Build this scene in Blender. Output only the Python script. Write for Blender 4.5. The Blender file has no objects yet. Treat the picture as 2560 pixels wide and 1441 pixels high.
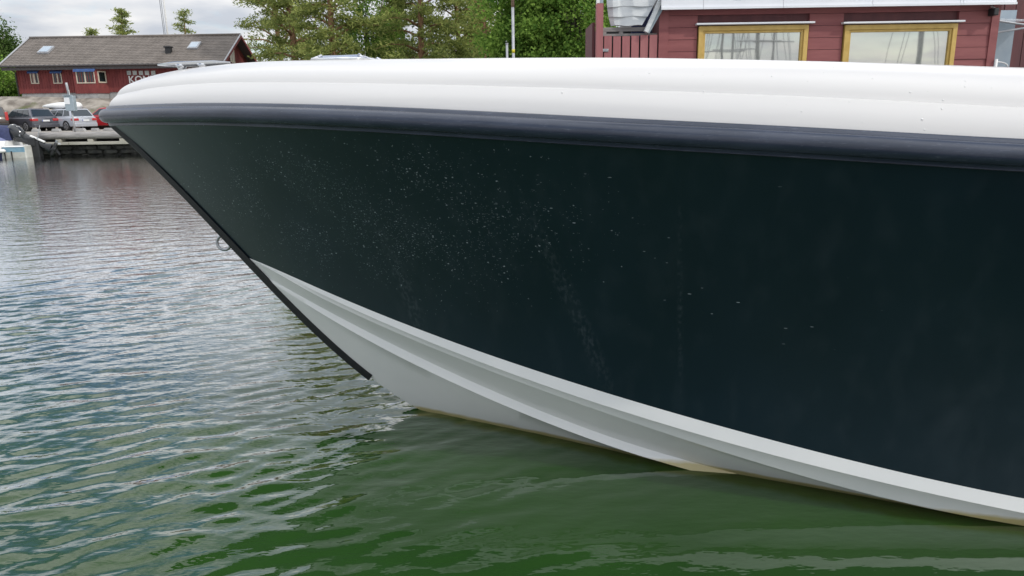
import bpy, math, random
import numpy as np
from mathutils import Vector, Matrix
R = math.radians
random.seed(7); rng = np.random.default_rng(11)
scene = bpy.context.scene
COL = scene.collection

# ------------------------------------------------------------------ camera
F_PX, CXP, CYP, EYE = 1850.0, 1280.0, 720.5, 2.4
PITCH = math.atan((CYP - 272.0) / F_PX); ROLL = R(0.9)
_fw = np.array([0, math.cos(PITCH), -math.sin(PITCH)]); _rt = np.array([1.0, 0, 0]); _up = np.cross(_rt, _fw)
_r2 = _rt * math.cos(ROLL) - _up * math.sin(ROLL); _u2 = _rt * math.sin(ROLL) + _up * math.cos(ROLL)
_C = np.array([0, 0, EYE])
cam = bpy.data.cameras.new('camera'); camo = bpy.data.objects.new('camera', cam); COL.objects.link(camo)
cam.sensor_width = 36.0; cam.lens = 36.0 * F_PX / 2560.0; cam.clip_start = 0.05; cam.clip_end = 3000
camo.matrix_world = Matrix(((_r2[0], _u2[0], -_fw[0], 0), (_r2[1], _u2[1], -_fw[1], 0), (_r2[2], _u2[2], -_fw[2], EYE), (0, 0, 0, 1)))
scene.camera = camo
def ray(px, py): return _fw + _r2 * ((px - CXP) / F_PX) - _u2 * ((py - CYP) / F_PX)
def atz(px, py, z): d = ray(px, py); return _C + d * ((z - EYE) / d[2])
def aty(px, py, y): d = ray(px, py); return _C + d * (y / d[1])
def proj(P):
    d = np.asarray(P, float) - _C; w = d @ _fw
    return CXP + F_PX * (d @ _r2) / w, CYP - F_PX * (d @ _u2) / w

# ------------------------------------------------------------------ sun, sky, exposure
SUN = Vector((1.0, -0.62, 1.0)).normalized()
SUN_EL = math.asin(SUN.z); SUN_ROT = math.atan2(SUN.x, SUN.y)
sl = bpy.data.lights.new('sun', 'SUN'); sl.energy = 2.0; sl.angle = R(1.2); sl.color = (1.0, 0.95, 0.87)
so = bpy.data.objects.new('sun', sl); COL.objects.link(so); so.rotation_euler = SUN.to_track_quat('Z', 'Y').to_euler(); so.location = (0, 0, 30)
vs = scene.view_settings; vs.view_transform = 'Standard'; vs.look = 'None'; vs.exposure = -0.25; vs.gamma = 1.0; vs.use_curve_mapping = False
world = bpy.data.worlds.new('World'); scene.world = world; world.use_nodes = True
CLOUD_SEED = 17.2
def build_world():
    nt = world.node_tree; n = nt.nodes; l = nt.links; n.clear()
    out = n.new('ShaderNodeOutputWorld')
    sky = n.new('ShaderNodeTexSky'); sky.sky_type = 'NISHITA'; sky.sun_disc = False
    sky.sun_elevation = SUN_EL; sky.sun_rotation = SUN_ROT; sky.air_density = 1.0; sky.dust_density = 0.6; sky.ozone_density = 1.5
    b1 = n.new('ShaderNodeBackground'); b1.inputs['Strength'].default_value = 0.15; l.new(sky.outputs[0], b1.inputs[0])
    tc = n.new('ShaderNodeTexCoord'); sep = n.new('ShaderNodeSeparateXYZ'); l.new(tc.outputs['Generated'], sep.inputs[0])
    # flat cloud layer: direction / (height + small), the way a cloud deck foreshortens
    zz = n.new('ShaderNodeMath'); zz.operation = 'MAXIMUM'; l.new(sep.outputs['Z'], zz.inputs[0]); zz.inputs[1].default_value = 0.0
    za = n.new('ShaderNodeMath'); za.operation = 'ADD'; l.new(zz.outputs[0], za.inputs[0]); za.inputs[1].default_value = 0.14
    dx = n.new('ShaderNodeMath'); dx.operation = 'DIVIDE'; l.new(sep.outputs['X'], dx.inputs[0]); l.new(za.outputs[0], dx.inputs[1])
    dy = n.new('ShaderNodeMath'); dy.operation = 'DIVIDE'; l.new(sep.outputs['Y'], dy.inputs[0]); l.new(za.outputs[0], dy.inputs[1])
    cb = n.new('ShaderNodeCombineXYZ'); l.new(dx.outputs[0], cb.inputs[0]); l.new(dy.outputs[0], cb.inputs[1]); cb.inputs[2].default_value = CLOUD_SEED
    ofs = n.new('ShaderNodeVectorMath'); ofs.operation = 'ADD'; ofs.inputs[1].default_value = (0.38, -0.33, 0); l.new(cb.outputs[0], ofs.inputs[0]); cb = ofs
    n1 = n.new('ShaderNodeTexNoise'); n1.inputs['Scale'].default_value = 0.85; n1.inputs['Detail'].default_value = 7; n1.inputs['Roughness'].default_value = 0.55; n1.inputs['Distortion'].default_value = 0.35
    l.new(cb.outputs[0], n1.inputs['Vector'])
    r1 = n.new('ShaderNodeValToRGB'); r1.color_ramp.elements[0].position = 0.33; r1.color_ramp.elements[1].position = 0.48
    l.new(n1.outputs['Fac'], r1.inputs[0])
    n2 = n.new('ShaderNodeTexNoise'); n2.inputs['Scale'].default_value = 1.9; n2.inputs['Detail'].default_value = 5
    l.new(cb.outputs[0], n2.inputs['Vector'])
    r2 = n.new('ShaderNodeValToRGB'); e = r2.color_ramp.elements
    e[0].position = 0.34; e[0].color = (0.58, 0.62, 0.69, 1); e[1].position = 0.68; e[1].color = (1.0, 0.985, 0.965, 1)
    l.new(n2.outputs['Fac'], r2.inputs[0])
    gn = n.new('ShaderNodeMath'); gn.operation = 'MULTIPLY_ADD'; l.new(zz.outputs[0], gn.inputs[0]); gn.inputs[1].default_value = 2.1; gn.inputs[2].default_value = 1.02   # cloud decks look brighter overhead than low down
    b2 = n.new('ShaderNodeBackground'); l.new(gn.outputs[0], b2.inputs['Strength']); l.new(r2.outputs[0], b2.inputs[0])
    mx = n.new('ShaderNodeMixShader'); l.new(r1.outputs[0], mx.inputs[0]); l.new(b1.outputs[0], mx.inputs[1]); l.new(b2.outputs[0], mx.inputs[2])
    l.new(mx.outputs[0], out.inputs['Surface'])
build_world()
scene.cycles.max_bounces = 8; scene.cycles.transparent_max_bounces = 8; scene.cycles.caustics_reflective = True; scene.cycles.caustics_refractive = False; scene.cycles.blur_glossy = 1.0; scene.cycles.sample_clamp_indirect = 3.0
scene.cycles.use_denoising = True

# ------------------------------------------------------------------ mesh helpers
def rootloc(o):
    v = Vector((0, 0, 0))
    while o is not None:
        v = v + o.location; o = o.parent
    return v
def link(name, me, parent=None, mat=None, smooth=False):
    o = bpy.data.objects.new(name, me); COL.objects.link(o)
    if parent is not None: o.parent = parent
    if mat is not None and len(me.materials) == 0: me.materials.append(mat)
    if smooth: me.polygons.foreach_set('use_smooth', np.ones(len(me.polygons), bool))
    return o
class MB:
    """collects shapes; build() links them as one mesh object"""
    def __init__(s): s.v = []; s.f = []
    def add(s, vs_, fs):
        b = len(s.v); s.v += [tuple(map(float, p)) for p in vs_]; s.f += [tuple(b + i for i in f) for f in fs]; return s
    def box(s, c, d, rot=None):
        hx, hy, hz = d[0] / 2, d[1] / 2, d[2] / 2
        p = [Vector((x * hx, y * hy, z * hz)) for x in (-1, 1) for y in (-1, 1) for z in (-1, 1)]
        if rot is not None: p = [rot @ q for q in p]
        p = [q + Vector(c) for q in p]
        return s.add(p, [(0, 1, 3, 2), (4, 6, 7, 5), (0, 4, 5, 1), (2, 3, 7, 6), (0, 2, 6, 4), (1, 5, 7, 3)])
    def b2(s, x0, x1, y0, y1, z0, z1): return s.box(((x0 + x1) / 2, (y0 + y1) / 2, (z0 + z1) / 2), (x1 - x0, y1 - y0, z1 - z0))
    def tube(s, pts, r, n=8, cap=True):
        pts = [Vector(p) for p in pts]; rr = r if isinstance(r, (list, tuple)) else [r] * len(pts); rings = []
        ref = None
        for i, p in enumerate(pts):
            t = (pts[min(i + 1, len(pts) - 1)] - pts[max(i - 1, 0)]).normalized()
            if ref is None: ref = Vector((0, 0, 1)) if abs(t.z) < 0.9 else Vector((1, 0, 0))
            a = t.cross(ref).normalized(); b = a.cross(t).normalized(); ref = b
            rings.append([p + (a * math.cos(2 * math.pi * k / n) + b * math.sin(2 * math.pi * k / n)) * rr[i] for k in range(n)])
        vs_ = [q for g in rings for q in g]; fs = []
        for i in range(len(pts) - 1):
            for k in range(n): fs.append((i * n + k, i * n + (k + 1) % n, (i + 1) * n + (k + 1) % n, (i + 1) * n + k))
        if cap: fs.append(tuple(range(n - 1, -1, -1))); fs.append(tuple((len(pts) - 1) * n + k for k in range(n)))
        return s.add(vs_, fs)
    def prism(s, poly, ax, a0, a1):
        """polygon extruded along axis index ax from a0 to a1; poly gives the two other coordinates in order"""
        def mk(q, a):
            c = [0, 0, 0]; o = [i for i in range(3) if i != ax]; c[ax] = a; c[o[0]] = q[0]; c[o[1]] = q[1]; return c
        n = len(poly); vs_ = [mk(q, a0) for q in poly] + [mk(q, a1) for q in poly]
        fs = [tuple(range(n)), tuple(range(2 * n - 1, n - 1, -1))] + [(i, i + n, (i + 1) % n + n, (i + 1) % n) for i in range(n)]
        return s.add(vs_, fs)
    def quad(s, a, b, c, d): return s.add([a, b, c, d], [(0, 1, 2, 3)])
    def plate(s, a, b, c, d, t):
        """quad with thickness t behind its normal"""
        a, b, c, d = map(Vector, (a, b, c, d)); n = (b - a).cross(d - a).normalized() * t
        return s.add([a, b, c, d, a - n, b - n, c - n, d - n], [(0, 1, 2, 3), (7, 6, 5, 4), (0, 4, 5, 1), (1, 5, 6, 2), (2, 6, 7, 3), (3, 7, 4, 0)])
    def grid(s, rows, closed=False):
        """rows: list of equal length lists of points"""
        m = len(rows[0]); vs_ = [q for r_ in rows for q in r_]; fs = []
        for i in range(len(rows) - 1):
            for k in range(m - (0 if closed else 1)):
                fs.append((i * m + k, i * m + (k + 1) % m, (i + 1) * m + (k + 1) % m, (i + 1) * m + k))
        return s.add(vs_, fs)
    def build(s, name, mat=None, parent=None, local=False, smooth=False, bevel=0, segs=2, autosmooth=None, recalc=False):
        off = Vector((0, 0, 0)) if (local or parent is None) else rootloc(parent)
        me = bpy.data.meshes.new(name)
        me.from_pydata([(x - off.x, y - off.y, z - off.z) for x, y, z in s.v], [], s.f); me.update()
        if recalc:
            import bmesh
            bm = bmesh.new(); bm.from_mesh(me); bmesh.ops.remove_doubles(bm, verts=bm.verts, dist=1e-5)
            bmesh.ops.recalc_face_normals(bm, faces=bm.faces); bm.to_mesh(me); bm.free()
        o = link(name, me, parent, mat, smooth)
        if bevel:
            b = o.modifiers.new('bevel', 'BEVEL'); b.width = bevel; b.segments = segs; b.limit_method = 'ANGLE'; b.angle_limit = R(35)
        if autosmooth is not None:
            me.polygons.foreach_set('use_smooth', np.ones(len(me.polygons), bool)); me.set_sharp_from_angle(angle=R(autosmooth))
        return o
def tag(o, label=None, cat=None, group=None, kind=None):
    if label: o['label'] = label
    if cat: o['category'] = cat
    if group: o['group'] = group
    if kind: o['kind'] = kind
    return o
def empty(name, loc, rz=0, **kw):
    o = bpy.data.objects.new(name, None); COL.objects.link(o); o.location = loc; o.rotation_euler = (0, 0, rz); o.empty_display_size = 0.2
    return tag(o, **kw)
def copy_tree(o, parent=None):
    c = o.copy(); COL.objects.link(c); c.parent = parent
    for ch in list(o.children): copy_tree(ch, c)
    return c
def np_mesh(name, verts, faces_q):
    """fast quads mesh from numpy arrays"""
    me = bpy.data.meshes.new(name); nv, nf = len(verts), len(faces_q); k = faces_q.shape[1]
    me.vertices.add(nv); me.vertices.foreach_set('co', np.ascontiguousarray(verts, np.float32).ravel())
    me.loops.add(nf * k); me.loops.foreach_set('vertex_index', np.ascontiguousarray(faces_q, np.int32).ravel())
    me.polygons.add(nf); me.polygons.foreach_set('loop_start', np.arange(0, nf * k, k, dtype=np.int32))
    me.update(calc_edges=True); return me

# ------------------------------------------------------------------ materials
def pm(name, c1, c2=None, scale=6.0, stretch=(1, 1, 1), rough=0.6, metal=0.0, bump=0.0, bscale=None, spec=0.5, coat=0.0, detail=5, rvar=0.0, lo=0.35, hi=0.65):
    m = bpy.data.materials.new(name); m.use_nodes = True; nt = m.node_tree; n = nt.nodes; l = nt.links
    p = n['Principled BSDF']; p.inputs['Roughness'].default_value = rough; p.inputs['Metallic'].default_value = metal
    p.inputs['Specular IOR Level'].default_value = spec; p.inputs['Coat Weight'].default_value = coat; p.inputs['Coat Roughness'].default_value = 0.05
    p.inputs['Base Color'].default_value = (*c1, 1)
    if c2 is not None or bump or rvar:
        tc = n.new('ShaderNodeTexCoord'); mp = n.new('ShaderNodeMapping'); mp.inputs['Scale'].default_value = stretch; l.new(tc.outputs['Object'], mp.inputs[0])
        nz = n.new('ShaderNodeTexNoise'); nz.inputs['Scale'].default_value = scale; nz.inputs['Detail'].default_value = detail; l.new(mp.outputs[0], nz.inputs['Vector'])
        if c2 is not None:
            rp = n.new('ShaderNodeValToRGB'); rp.color_ramp.elements[0].position = lo; rp.color_ramp.elements[1].position = hi
            rp.color_ramp.elements[0].color = (*c1, 1); rp.color_ramp.elements[1].color = (*c2, 1); l.new(nz.outputs['Fac'], rp.inputs[0]); l.new(rp.outputs[0], p.inputs['Base Color'])
        if rvar:
            mr = n.new('ShaderNodeMapRange'); mr.inputs['To Min'].default_value = rough - rvar; mr.inputs['To Max'].default_value = rough + rvar; l.new(nz.outputs['Fac'], mr.inputs[0]); l.new(mr.outputs[0], p.inputs['Roughness'])
        if bump:
            nb = nz
            if bscale: nb = n.new('ShaderNodeTexNoise'); nb.inputs['Scale'].default_value = bscale; nb.inputs['Detail'].default_value = 6; l.new(mp.outputs[0], nb.inputs['Vector'])
            bp = n.new('ShaderNodeBump'); bp.inputs['Strength'].default_value = 0.8; bp.inputs['Distance'].default_value = bump; l.new(nb.outputs['Fac'], bp.inputs['Height']); l.new(bp.outputs[0], p.inputs['Normal'])
    return m
def N(m, kind): return m.node_tree.nodes.new(kind)
M = {}
M['white_gel'] = pm('white_gelcoat', (0.62, 0.61, 0.60), (0.64, 0.63, 0.615), 1.2, rough=0.30, coat=0.3, lo=0.2, hi=0.8, detail=2)
M['steel'] = pm('polished_steel', (0.62, 0.63, 0.65), None, rough=0.08, metal=1.0)
M['dull_steel'] = pm('dull_steel', (0.30, 0.32, 0.34), (0.42, 0.43, 0.45), 20, rough=0.35, metal=0.8)
M['rubber'] = pm('black_rubber', (0.008, 0.009, 0.012), (0.016, 0.017, 0.020), 30, rough=0.5)
M['hatch_glass'] = pm('hatch_acrylic', (0.08, 0.13, 0.26), None, rough=0.05, coat=1.0)
M['red_wall'] = pm('falu_red_boards', (0.17, 0.036, 0.036), (0.23, 0.052, 0.048), 3.0, stretch=(1, 1, 0.25), rough=0.8, bump=0.004, bscale=40)
M['red_board'] = pm('red_painted_board', (0.22, 0.062, 0.064), (0.275, 0.086, 0.085), 5.0, stretch=(0.35, 1, 2.2), rough=0.62, bump=0.003, bscale=30)
M['red_dark'] = pm('dark_red_boards', (0.085, 0.028, 0.032), (0.12, 0.038, 0.04), 4.0, stretch=(2, 2, 0.3), rough=0.7, bump=0.003, bscale=30)
M['red_plank'] = pm('red_gate_plank', (0.29, 0.10, 0.105), (0.36, 0.135, 0.135), 5.0, stretch=(2.2, 1, 0.35), rough=0.62, bump=0.003, bscale=30)
M['roof'] = pm('brown_roof_tiles', (0.125, 0.108, 0.094), (0.19, 0.165, 0.145), 1.3, rough=0.85, detail=9, lo=0.3, hi=0.7)
M['dark_trim'] = pm('dark_trim', (0.06, 0.055, 0.055), (0.09, 0.08, 0.078), 8, rough=0.6)
M['concrete'] = pm('concrete', (0.30, 0.30, 0.30), (0.40, 0.395, 0.39), 3, rough=0.9, bump=0.004)
M['ochre'] = pm('ochre_painted_frame', (0.50, 0.33, 0.08), (0.60, 0.41, 0.12), 9, rough=0.45)
M['white_metal'] = pm('white_sheet_metal', (0.70, 0.72, 0.76), (0.78, 0.79, 0.81), 3, stretch=(0.4, 1, 1), rough=0.42)
M['white_paint'] = pm('white_paint', (0.70, 0.70, 0.69), (0.78, 0.78, 0.77), 10, rough=0.5)
M['cream'] = pm('cream_window_trim', (0.52, 0.45, 0.35), (0.60, 0.54, 0.44), 8, rough=0.6)
M['dark_glass'] = pm('dark_window_glass', (0.012, 0.018, 0.022), None, rough=0.06, spec=0.8)
M['blue_cloth'] = pm('blue_awning_cloth', (0.04, 0.09, 0.24), (0.06, 0.12, 0.30), 6, rough=0.9)
M['navy_cloth'] = pm('navy_boat_cover', (0.022, 0.03, 0.085), (0.035, 0.045, 0.12), 6, rough=0.75, bump=0.02, bscale=9)
M['pale_blue_cloth'] = pm('faded_blue_cover', (0.13, 0.15, 0.28), (0.22, 0.24, 0.40), 5, stretch=(3, 3, 1), rough=0.8, bump=0.03, bscale=9)
M['rock'] = pm('weathered_granite', (0.14, 0.12, 0.10), (0.36, 0.325, 0.28), 1.1, rough=0.95, bump=0.10, bscale=3.0, detail=9)
M['gravel'] = pm('parking_gravel', (0.26, 0.24, 0.21), (0.36, 0.33, 0.30), 2.2, rough=0.95, bump=0.01, bscale=30)
M['grass'] = pm('rough_grass', (0.045, 0.075, 0.018), (0.10, 0.12, 0.035), 1.4, rough=0.9, bump=0.05, bscale=12)
M['grey_wood'] = pm('weathered_grey_timber', (0.20, 0.19, 0.185), (0.36, 0.345, 0.33), 3.5, stretch=(0.25, 2, 2), rough=0.85, bump=0.006, bscale=18)
M['pale_beam'] = pm('pale_weathered_beam', (0.33, 0.32, 0.27), (0.45, 0.43, 0.37), 3.5, stretch=(0.3, 2, 2), rough=0.85)
M['wet_stone'] = pm('dark_wet_stone', (0.012, 0.013, 0.012), (0.045, 0.045, 0.038), 2.5, rough=0.75, bump=0.05, bscale=5)
M['box_grey'] = pm('blue_grey_painted_steel', (0.26, 0.32, 0.36), (0.33, 0.39, 0.43), 5, rough=0.5)
M['galv'] = pm('galvanised_tube', (0.34, 0.35, 0.37), (0.44, 0.45, 0.47), 9, rough=0.5, metal=0.3)
M['tyre'] = pm('tyre_rubber', (0.012, 0.012, 0.013), (0.022, 0.022, 0.023), 15, rough=0.85)
M['alloy'] = pm('alloy_rim', (0.45, 0.45, 0.47), None, rough=0.3, metal=0.8)
M['car_glass'] = pm('car_glass', (0.020, 0.030, 0.038), None, rough=0.05, spec=0.9)
M['tail_red'] = pm('tail_lamp_red', (0.42, 0.02, 0.025), (0.5, 0.05, 0.05), 20, rough=0.15, coat=0.8)
M['plate_white'] = pm('number_plate', (0.75, 0.76, 0.78), None, rough=0.4)
M['plate_blue'] = pm('plate_blue_band', (0.02, 0.05, 0.35), None, rough=0.4)
M['black_plastic'] = pm('black_plastic', (0.012, 0.013, 0.015), (0.02, 0.021, 0.023), 10, rough=0.5)
M['engine_black'] = pm('outboard_black_paint', (0.010, 0.012, 0.015), None, rough=0.22, coat=0.6)
M['pale_blue_paint'] = pm('pale_blue_topsides', (0.17, 0.32, 0.44), (0.24, 0.40, 0.50), 5, rough=0.45)
M['old_white'] = pm('dirty_white_hull', (0.50, 0.50, 0.46), (0.62, 0.62, 0.58), 4, rough=0.55)
M['yellow'] = pm('yellow_band', (0.65, 0.55, 0.03), None, rough=0.5)
M['rust_pole'] = pm('rusty_pole_top', (0.24, 0.15, 0.10), (0.32, 0.22, 0.16), 9, rough=0.7)
M['bark_pine'] = pm('pine_bark', (0.20, 0.105, 0.06), (0.34, 0.20, 0.12), 4, stretch=(1, 1, 0.4), rough=0.95, bump=0.02, bscale=8)
M['bark_grey'] = pm('grey_bark', (0.10, 0.085, 0.07), (0.17, 0.15, 0.125), 4, rough=0.95)
def paint(name, c): return pm(name, c, tuple(min(1, x * 1.12) for x in c), 1.5, rough=0.3, metal=0.25, coat=0.9)
def foliage(name, dark, light, scale):
    m = bpy.data.materials.new(name); m.use_nodes = True; nt = m.node_tree; n = nt.nodes; l = nt.links; n.clear()
    out = n.new('ShaderNodeOutputMaterial'); geo = n.new('ShaderNodeNewGeometry'); tc = n.new('ShaderNodeTexCoord')
    nz = n.new('ShaderNodeTexNoise'); nz.inputs['Scale'].default_value = scale; nz.inputs['Detail'].default_value = 3; l.new(tc.outputs['Object'], nz.inputs['Vector'])
    mm = n.new('ShaderNodeMath'); mm.operation = 'MULTIPLY_ADD'; l.new(geo.outputs['Random Per Island'], mm.inputs[0]); mm.inputs[1].default_value = 0.45; mm.inputs[2].default_value = -0.22
    ad = n.new('ShaderNodeMath'); ad.operation = 'ADD'; l.new(nz.outputs['Fac'], ad.inputs[0]); l.new(mm.outputs[0], ad.inputs[1])
    rp = n.new('ShaderNodeValToRGB'); rp.color_ramp.elements[0].position = 0.3; rp.color_ramp.elements[1].position = 0.72
    rp.color_ramp.elements[0].color = (*dark, 1); rp.color_ramp.elements[1].color = (*light, 1); l.new(ad.outputs[0], rp.inputs[0])
    d = n.new('ShaderNodeBsdfDiffuse'); t = n.new('ShaderNodeBsdfTranslucent'); l.new(rp.outputs[0], d.inputs[0]); l.new(rp.outputs[0], t.inputs[0])
    mx = n.new('ShaderNodeMixShader'); mx.inputs[0].default_value = 0.45; l.new(d.outputs[0], mx.inputs[1]); l.new(t.outputs[0], mx.inputs[2]); l.new(mx.outputs[0], out.inputs[0]); return m
M['pine'] = foliage('pine_needles', (0.13, 0.175, 0.055), (0.42, 0.46, 0.15), 0.7)
M['leaf'] = foliage('broad_leaves', (0.085, 0.175, 0.035), (0.30, 0.45, 0.095), 0.6)
M['birch'] = foliage('birch_leaves', (0.060, 0.11, 0.030), (0.13, 0.20, 0.060), 0.5)
def mirror_glass():
    m = bpy.data.materials.new('reflective_window_pane'); m.use_nodes = True; p = m.node_tree.nodes['Principled BSDF']
    p.inputs['Base Color'].default_value = (0.66, 0.655, 0.61, 1); p.inputs['Metallic'].default_value = 0.88; p.inputs['Roughness'].default_value = 0.02
    n = m.node_tree.nodes; l = m.node_tree.links; tc = n.new('ShaderNodeTexCoord'); nz = n.new('ShaderNodeTexNoise'); nz.inputs['Scale'].default_value = 1.6; nz.inputs['Detail'].default_value = 1
    l.new(tc.outputs['Object'], nz.inputs['Vector']); bp = n.new('ShaderNodeBump'); bp.inputs['Strength'].default_value = 0.5; bp.inputs['Distance'].default_value = 0.0015
    l.new(nz.outputs['Fac'], bp.inputs['Height']); l.new(bp.outputs[0], p.inputs['Normal']); return m
M['pane'] = mirror_glass()
def clear_plastic():
    m = bpy.data.materials.new('frosted_awning_sheet'); m.use_nodes = True; p = m.node_tree.nodes['Principled BSDF']
    p.inputs['Base Color'].default_value = (0.8, 0.84, 0.88, 1); p.inputs['Roughness'].default_value = 0.15; p.inputs['Alpha'].default_value = 0.4; return m
M['awning'] = clear_plastic()

# ------------------------------------------------------------------ water
TH = R(8.0)                                  # yaw of the motor boat
BO = atz(1050, 1023, 0.0)                    # where its stem meets the water
BA = np.array([math.cos(TH), -math.sin(TH), 0]); BQ = np.array([-math.sin(TH), -math.cos(TH), 0])
def water():
    def axis(lo, hi, f0, f1, step, g):
        a = list(np.arange(f0, f1, step)); s = step
        while a[-1] < hi: s *= g; a.append(a[-1] + s)
        s = step; b = [a[0]]
        while b[-1] > lo: s *= g; b.append(b[-1] - s)
        return np.array(b[:0:-1] + a)
    X = axis(-500, 500, -6.5, 4.5, 0.034, 1.035); Y = axis(-200, 700, 3.0, 9.0, 0.030, 1.022)
    sx = np.gradient(X); sy = np.gradient(Y); gx, gy = np.meshgrid(X, Y); SX, SY = np.meshgrid(sx, sy)
    z = np.zeros_like(gx); r = np.random.default_rng(5)
    P = np.stack([gx - BO[0], gy - BO[1]], -1); u = P @ BA[:2]; v = P @ BQ[:2]
    # the hull shelters the water on this side of it: smaller ripples there
    lee = 1 / (1 + np.exp(-(u * 0.9 + v * 0.45 - 0.45) / 0.45)); calm = 1 - 0.78 * lee
    warp = 0.35 * np.sin(0.9 * gx + 0.5 * gy) + 0.3 * np.sin(0.55 * gy - 0.7 * gx + 1.3)
    for i in range(110):
        lam = float(np.clip(0.22 * math.exp(r.normal(0, 0.42)), 0.09, 0.62)); k = 2 * math.pi / lam
        ang = R(90 + 20) + r.normal(0, 0.30)                 # travel direction: towards the camera
        amp = 0.0030 * lam * (1.0 + 0.4 * r.standard_normal())
        kx, ky = k * math.cos(ang), k * math.sin(ang)
        fade = np.clip(lam / (3.2 * np.maximum(SX * abs(math.cos(ang)) , SY * abs(math.sin(ang)))) - 0.6, 0, 1)
        ph = kx * gx + ky * gy + r.random() * 6.283 + warp * min(1.0, 0.5 * k * 0.12)
        w = np.sin(ph); w = w + 0.25 * np.cos(2 * ph)
        z += amp * fade * w * (calm if lam < 0.7 else (0.35 + 0.65 * calm))
    # slow patchiness of the ripples
    z *= 0.8 + 0.55 * np.sin(0.8 * gx + 0.3 * gy + 2.0) * np.sin(0.5 * gy - 0.25 * gx)
    nx, ny = len(X), len(Y); verts = np.stack([gx.ravel(), gy.ravel(), z.ravel()], -1)
    i = np.arange(nx * ny).reshape(ny, nx); q = np.stack([i[:-1, :-1].ravel(), i[:-1, 1:].ravel(), i[1:, 1:].ravel(), i[1:, :-1].ravel()], -1)
    me = np_mesh('water', verts, q)
    at = me.attributes.new('coarse', 'FLOAT', 'POINT'); at.data.foreach_set('value', (np.clip((np.maximum(SX, SY) - 0.035) / 0.12, 0, 1) * (1 - 0.8 * np.clip((gy - 24) / 10, 0, 1))).astype(np.float32).ravel())
    at2 = me.attributes.new('calm', 'FLOAT', 'POINT'); at2.data.foreach_set('value', calm.astype(np.float32).ravel())
    m = bpy.data.materials.new('green_harbour_water'); m.use_nodes = True; n = m.node_tree.nodes; l = m.node_tree.links; p = n['Principled BSDF']
    tc = n.new('ShaderNodeTexCoord')
    nz = n.new('ShaderNodeTexNoise'); nz.inputs['Scale'].default_value = 0.8; nz.inputs['Detail'].default_value = 4; l.new(tc.outputs['Object'], nz.inputs['Vector'])
    rp = n.new('ShaderNodeValToRGB'); e = rp.color_ramp.elements; e[0].position = 0.3; e[0].color = (0.0145, 0.047, 0.0078, 1); e[1].position = 0.7; e[1].color = (0.0205, 0.062, 0.0110, 1)
    l.new(nz.outputs['Fac'], rp.inputs[0])
    df = n.new('ShaderNodeBsdfDiffuse'); gs = n.new('ShaderNodeBsdfGlossy'); gs.inputs['Roughness'].default_value = 0.03; l.new(rp.outputs[0], df.inputs['Color'])
    fr = n.new('ShaderNodeFresnel'); fr.inputs['IOR'].default_value = 1.34
    fm = n.new('ShaderNodeMath'); fm.operation = 'MULTIPLY_ADD'; fm.use_clamp = True; fm.inputs[1].default_value = 3.7; fm.inputs[2].default_value = -0.072; l.new(fr.outputs[0], fm.inputs[0])
    wm = n.new('ShaderNodeMixShader'); l.new(fm.outputs[0], wm.inputs[0]); l.new(df.outputs[0], wm.inputs[1]); l.new(gs.outputs[0], wm.inputs[2]); l.new(wm.outputs[0], n['Material Output'].inputs['Surface'])
    a1 = n.new('ShaderNodeAttribute'); a1.attribute_name = 'coarse'; a2 = n.new('ShaderNodeAttribute'); a2.attribute_name = 'calm'
    mp = n.new('ShaderNodeMapping'); mp.inputs['Scale'].default_value = (0.55, 1.2, 1); mp.inputs['Rotation'].default_value = (0, 0, R(-12)); l.new(tc.outputs['Object'], mp.inputs[0])
    big = n.new('ShaderNodeTexNoise'); big.inputs['Scale'].default_value = 3.2; big.inputs['Detail'].default_value = 3; l.new(mp.outputs[0], big.inputs['Vector'])
    sm = n.new('ShaderNodeTexNoise'); sm.inputs['Scale'].default_value = 15.0; sm.inputs['Detail'].default_value = 2; l.new(mp.outputs[0], sm.inputs['Vector'])
    h1 = n.new('ShaderNodeMath'); h1.operation = 'MULTIPLY'; l.new(big.outputs['Fac'], h1.inputs[0]); l.new(a1.outputs['Fac'], h1.inputs[1])
    h2 = n.new('ShaderNodeMath'); h2.operation = 'MULTIPLY'; l.new(sm.outputs['Fac'], h2.inputs[0]); l.new(a2.outputs['Fac'], h2.inputs[1])
    h3 = n.new('ShaderNodeMath'); h3.operation = 'MULTIPLY_ADD'; l.new(h2.outputs[0], h3.inputs[0]); h3.inputs[1].default_value = 0.22; l.new(h1.outputs[0], h3.inputs[2])
    bp = n.new('ShaderNodeBump'); bp.inputs['Strength'].default_value = 1.0; bp.inputs['Distance'].default_value = 0.022; l.new(h3.outputs[0], bp.inputs['Height']); [l.new(bp.outputs[0], q_.inputs['Normal']) for q_ in (df, gs, fr)]; n.remove(p)
    o = link('water', me, None, m, True); o['kind'] = 'structure'
    o['label'] = 'green rippled harbour water reflecting the cloudy sky'
water()

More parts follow.
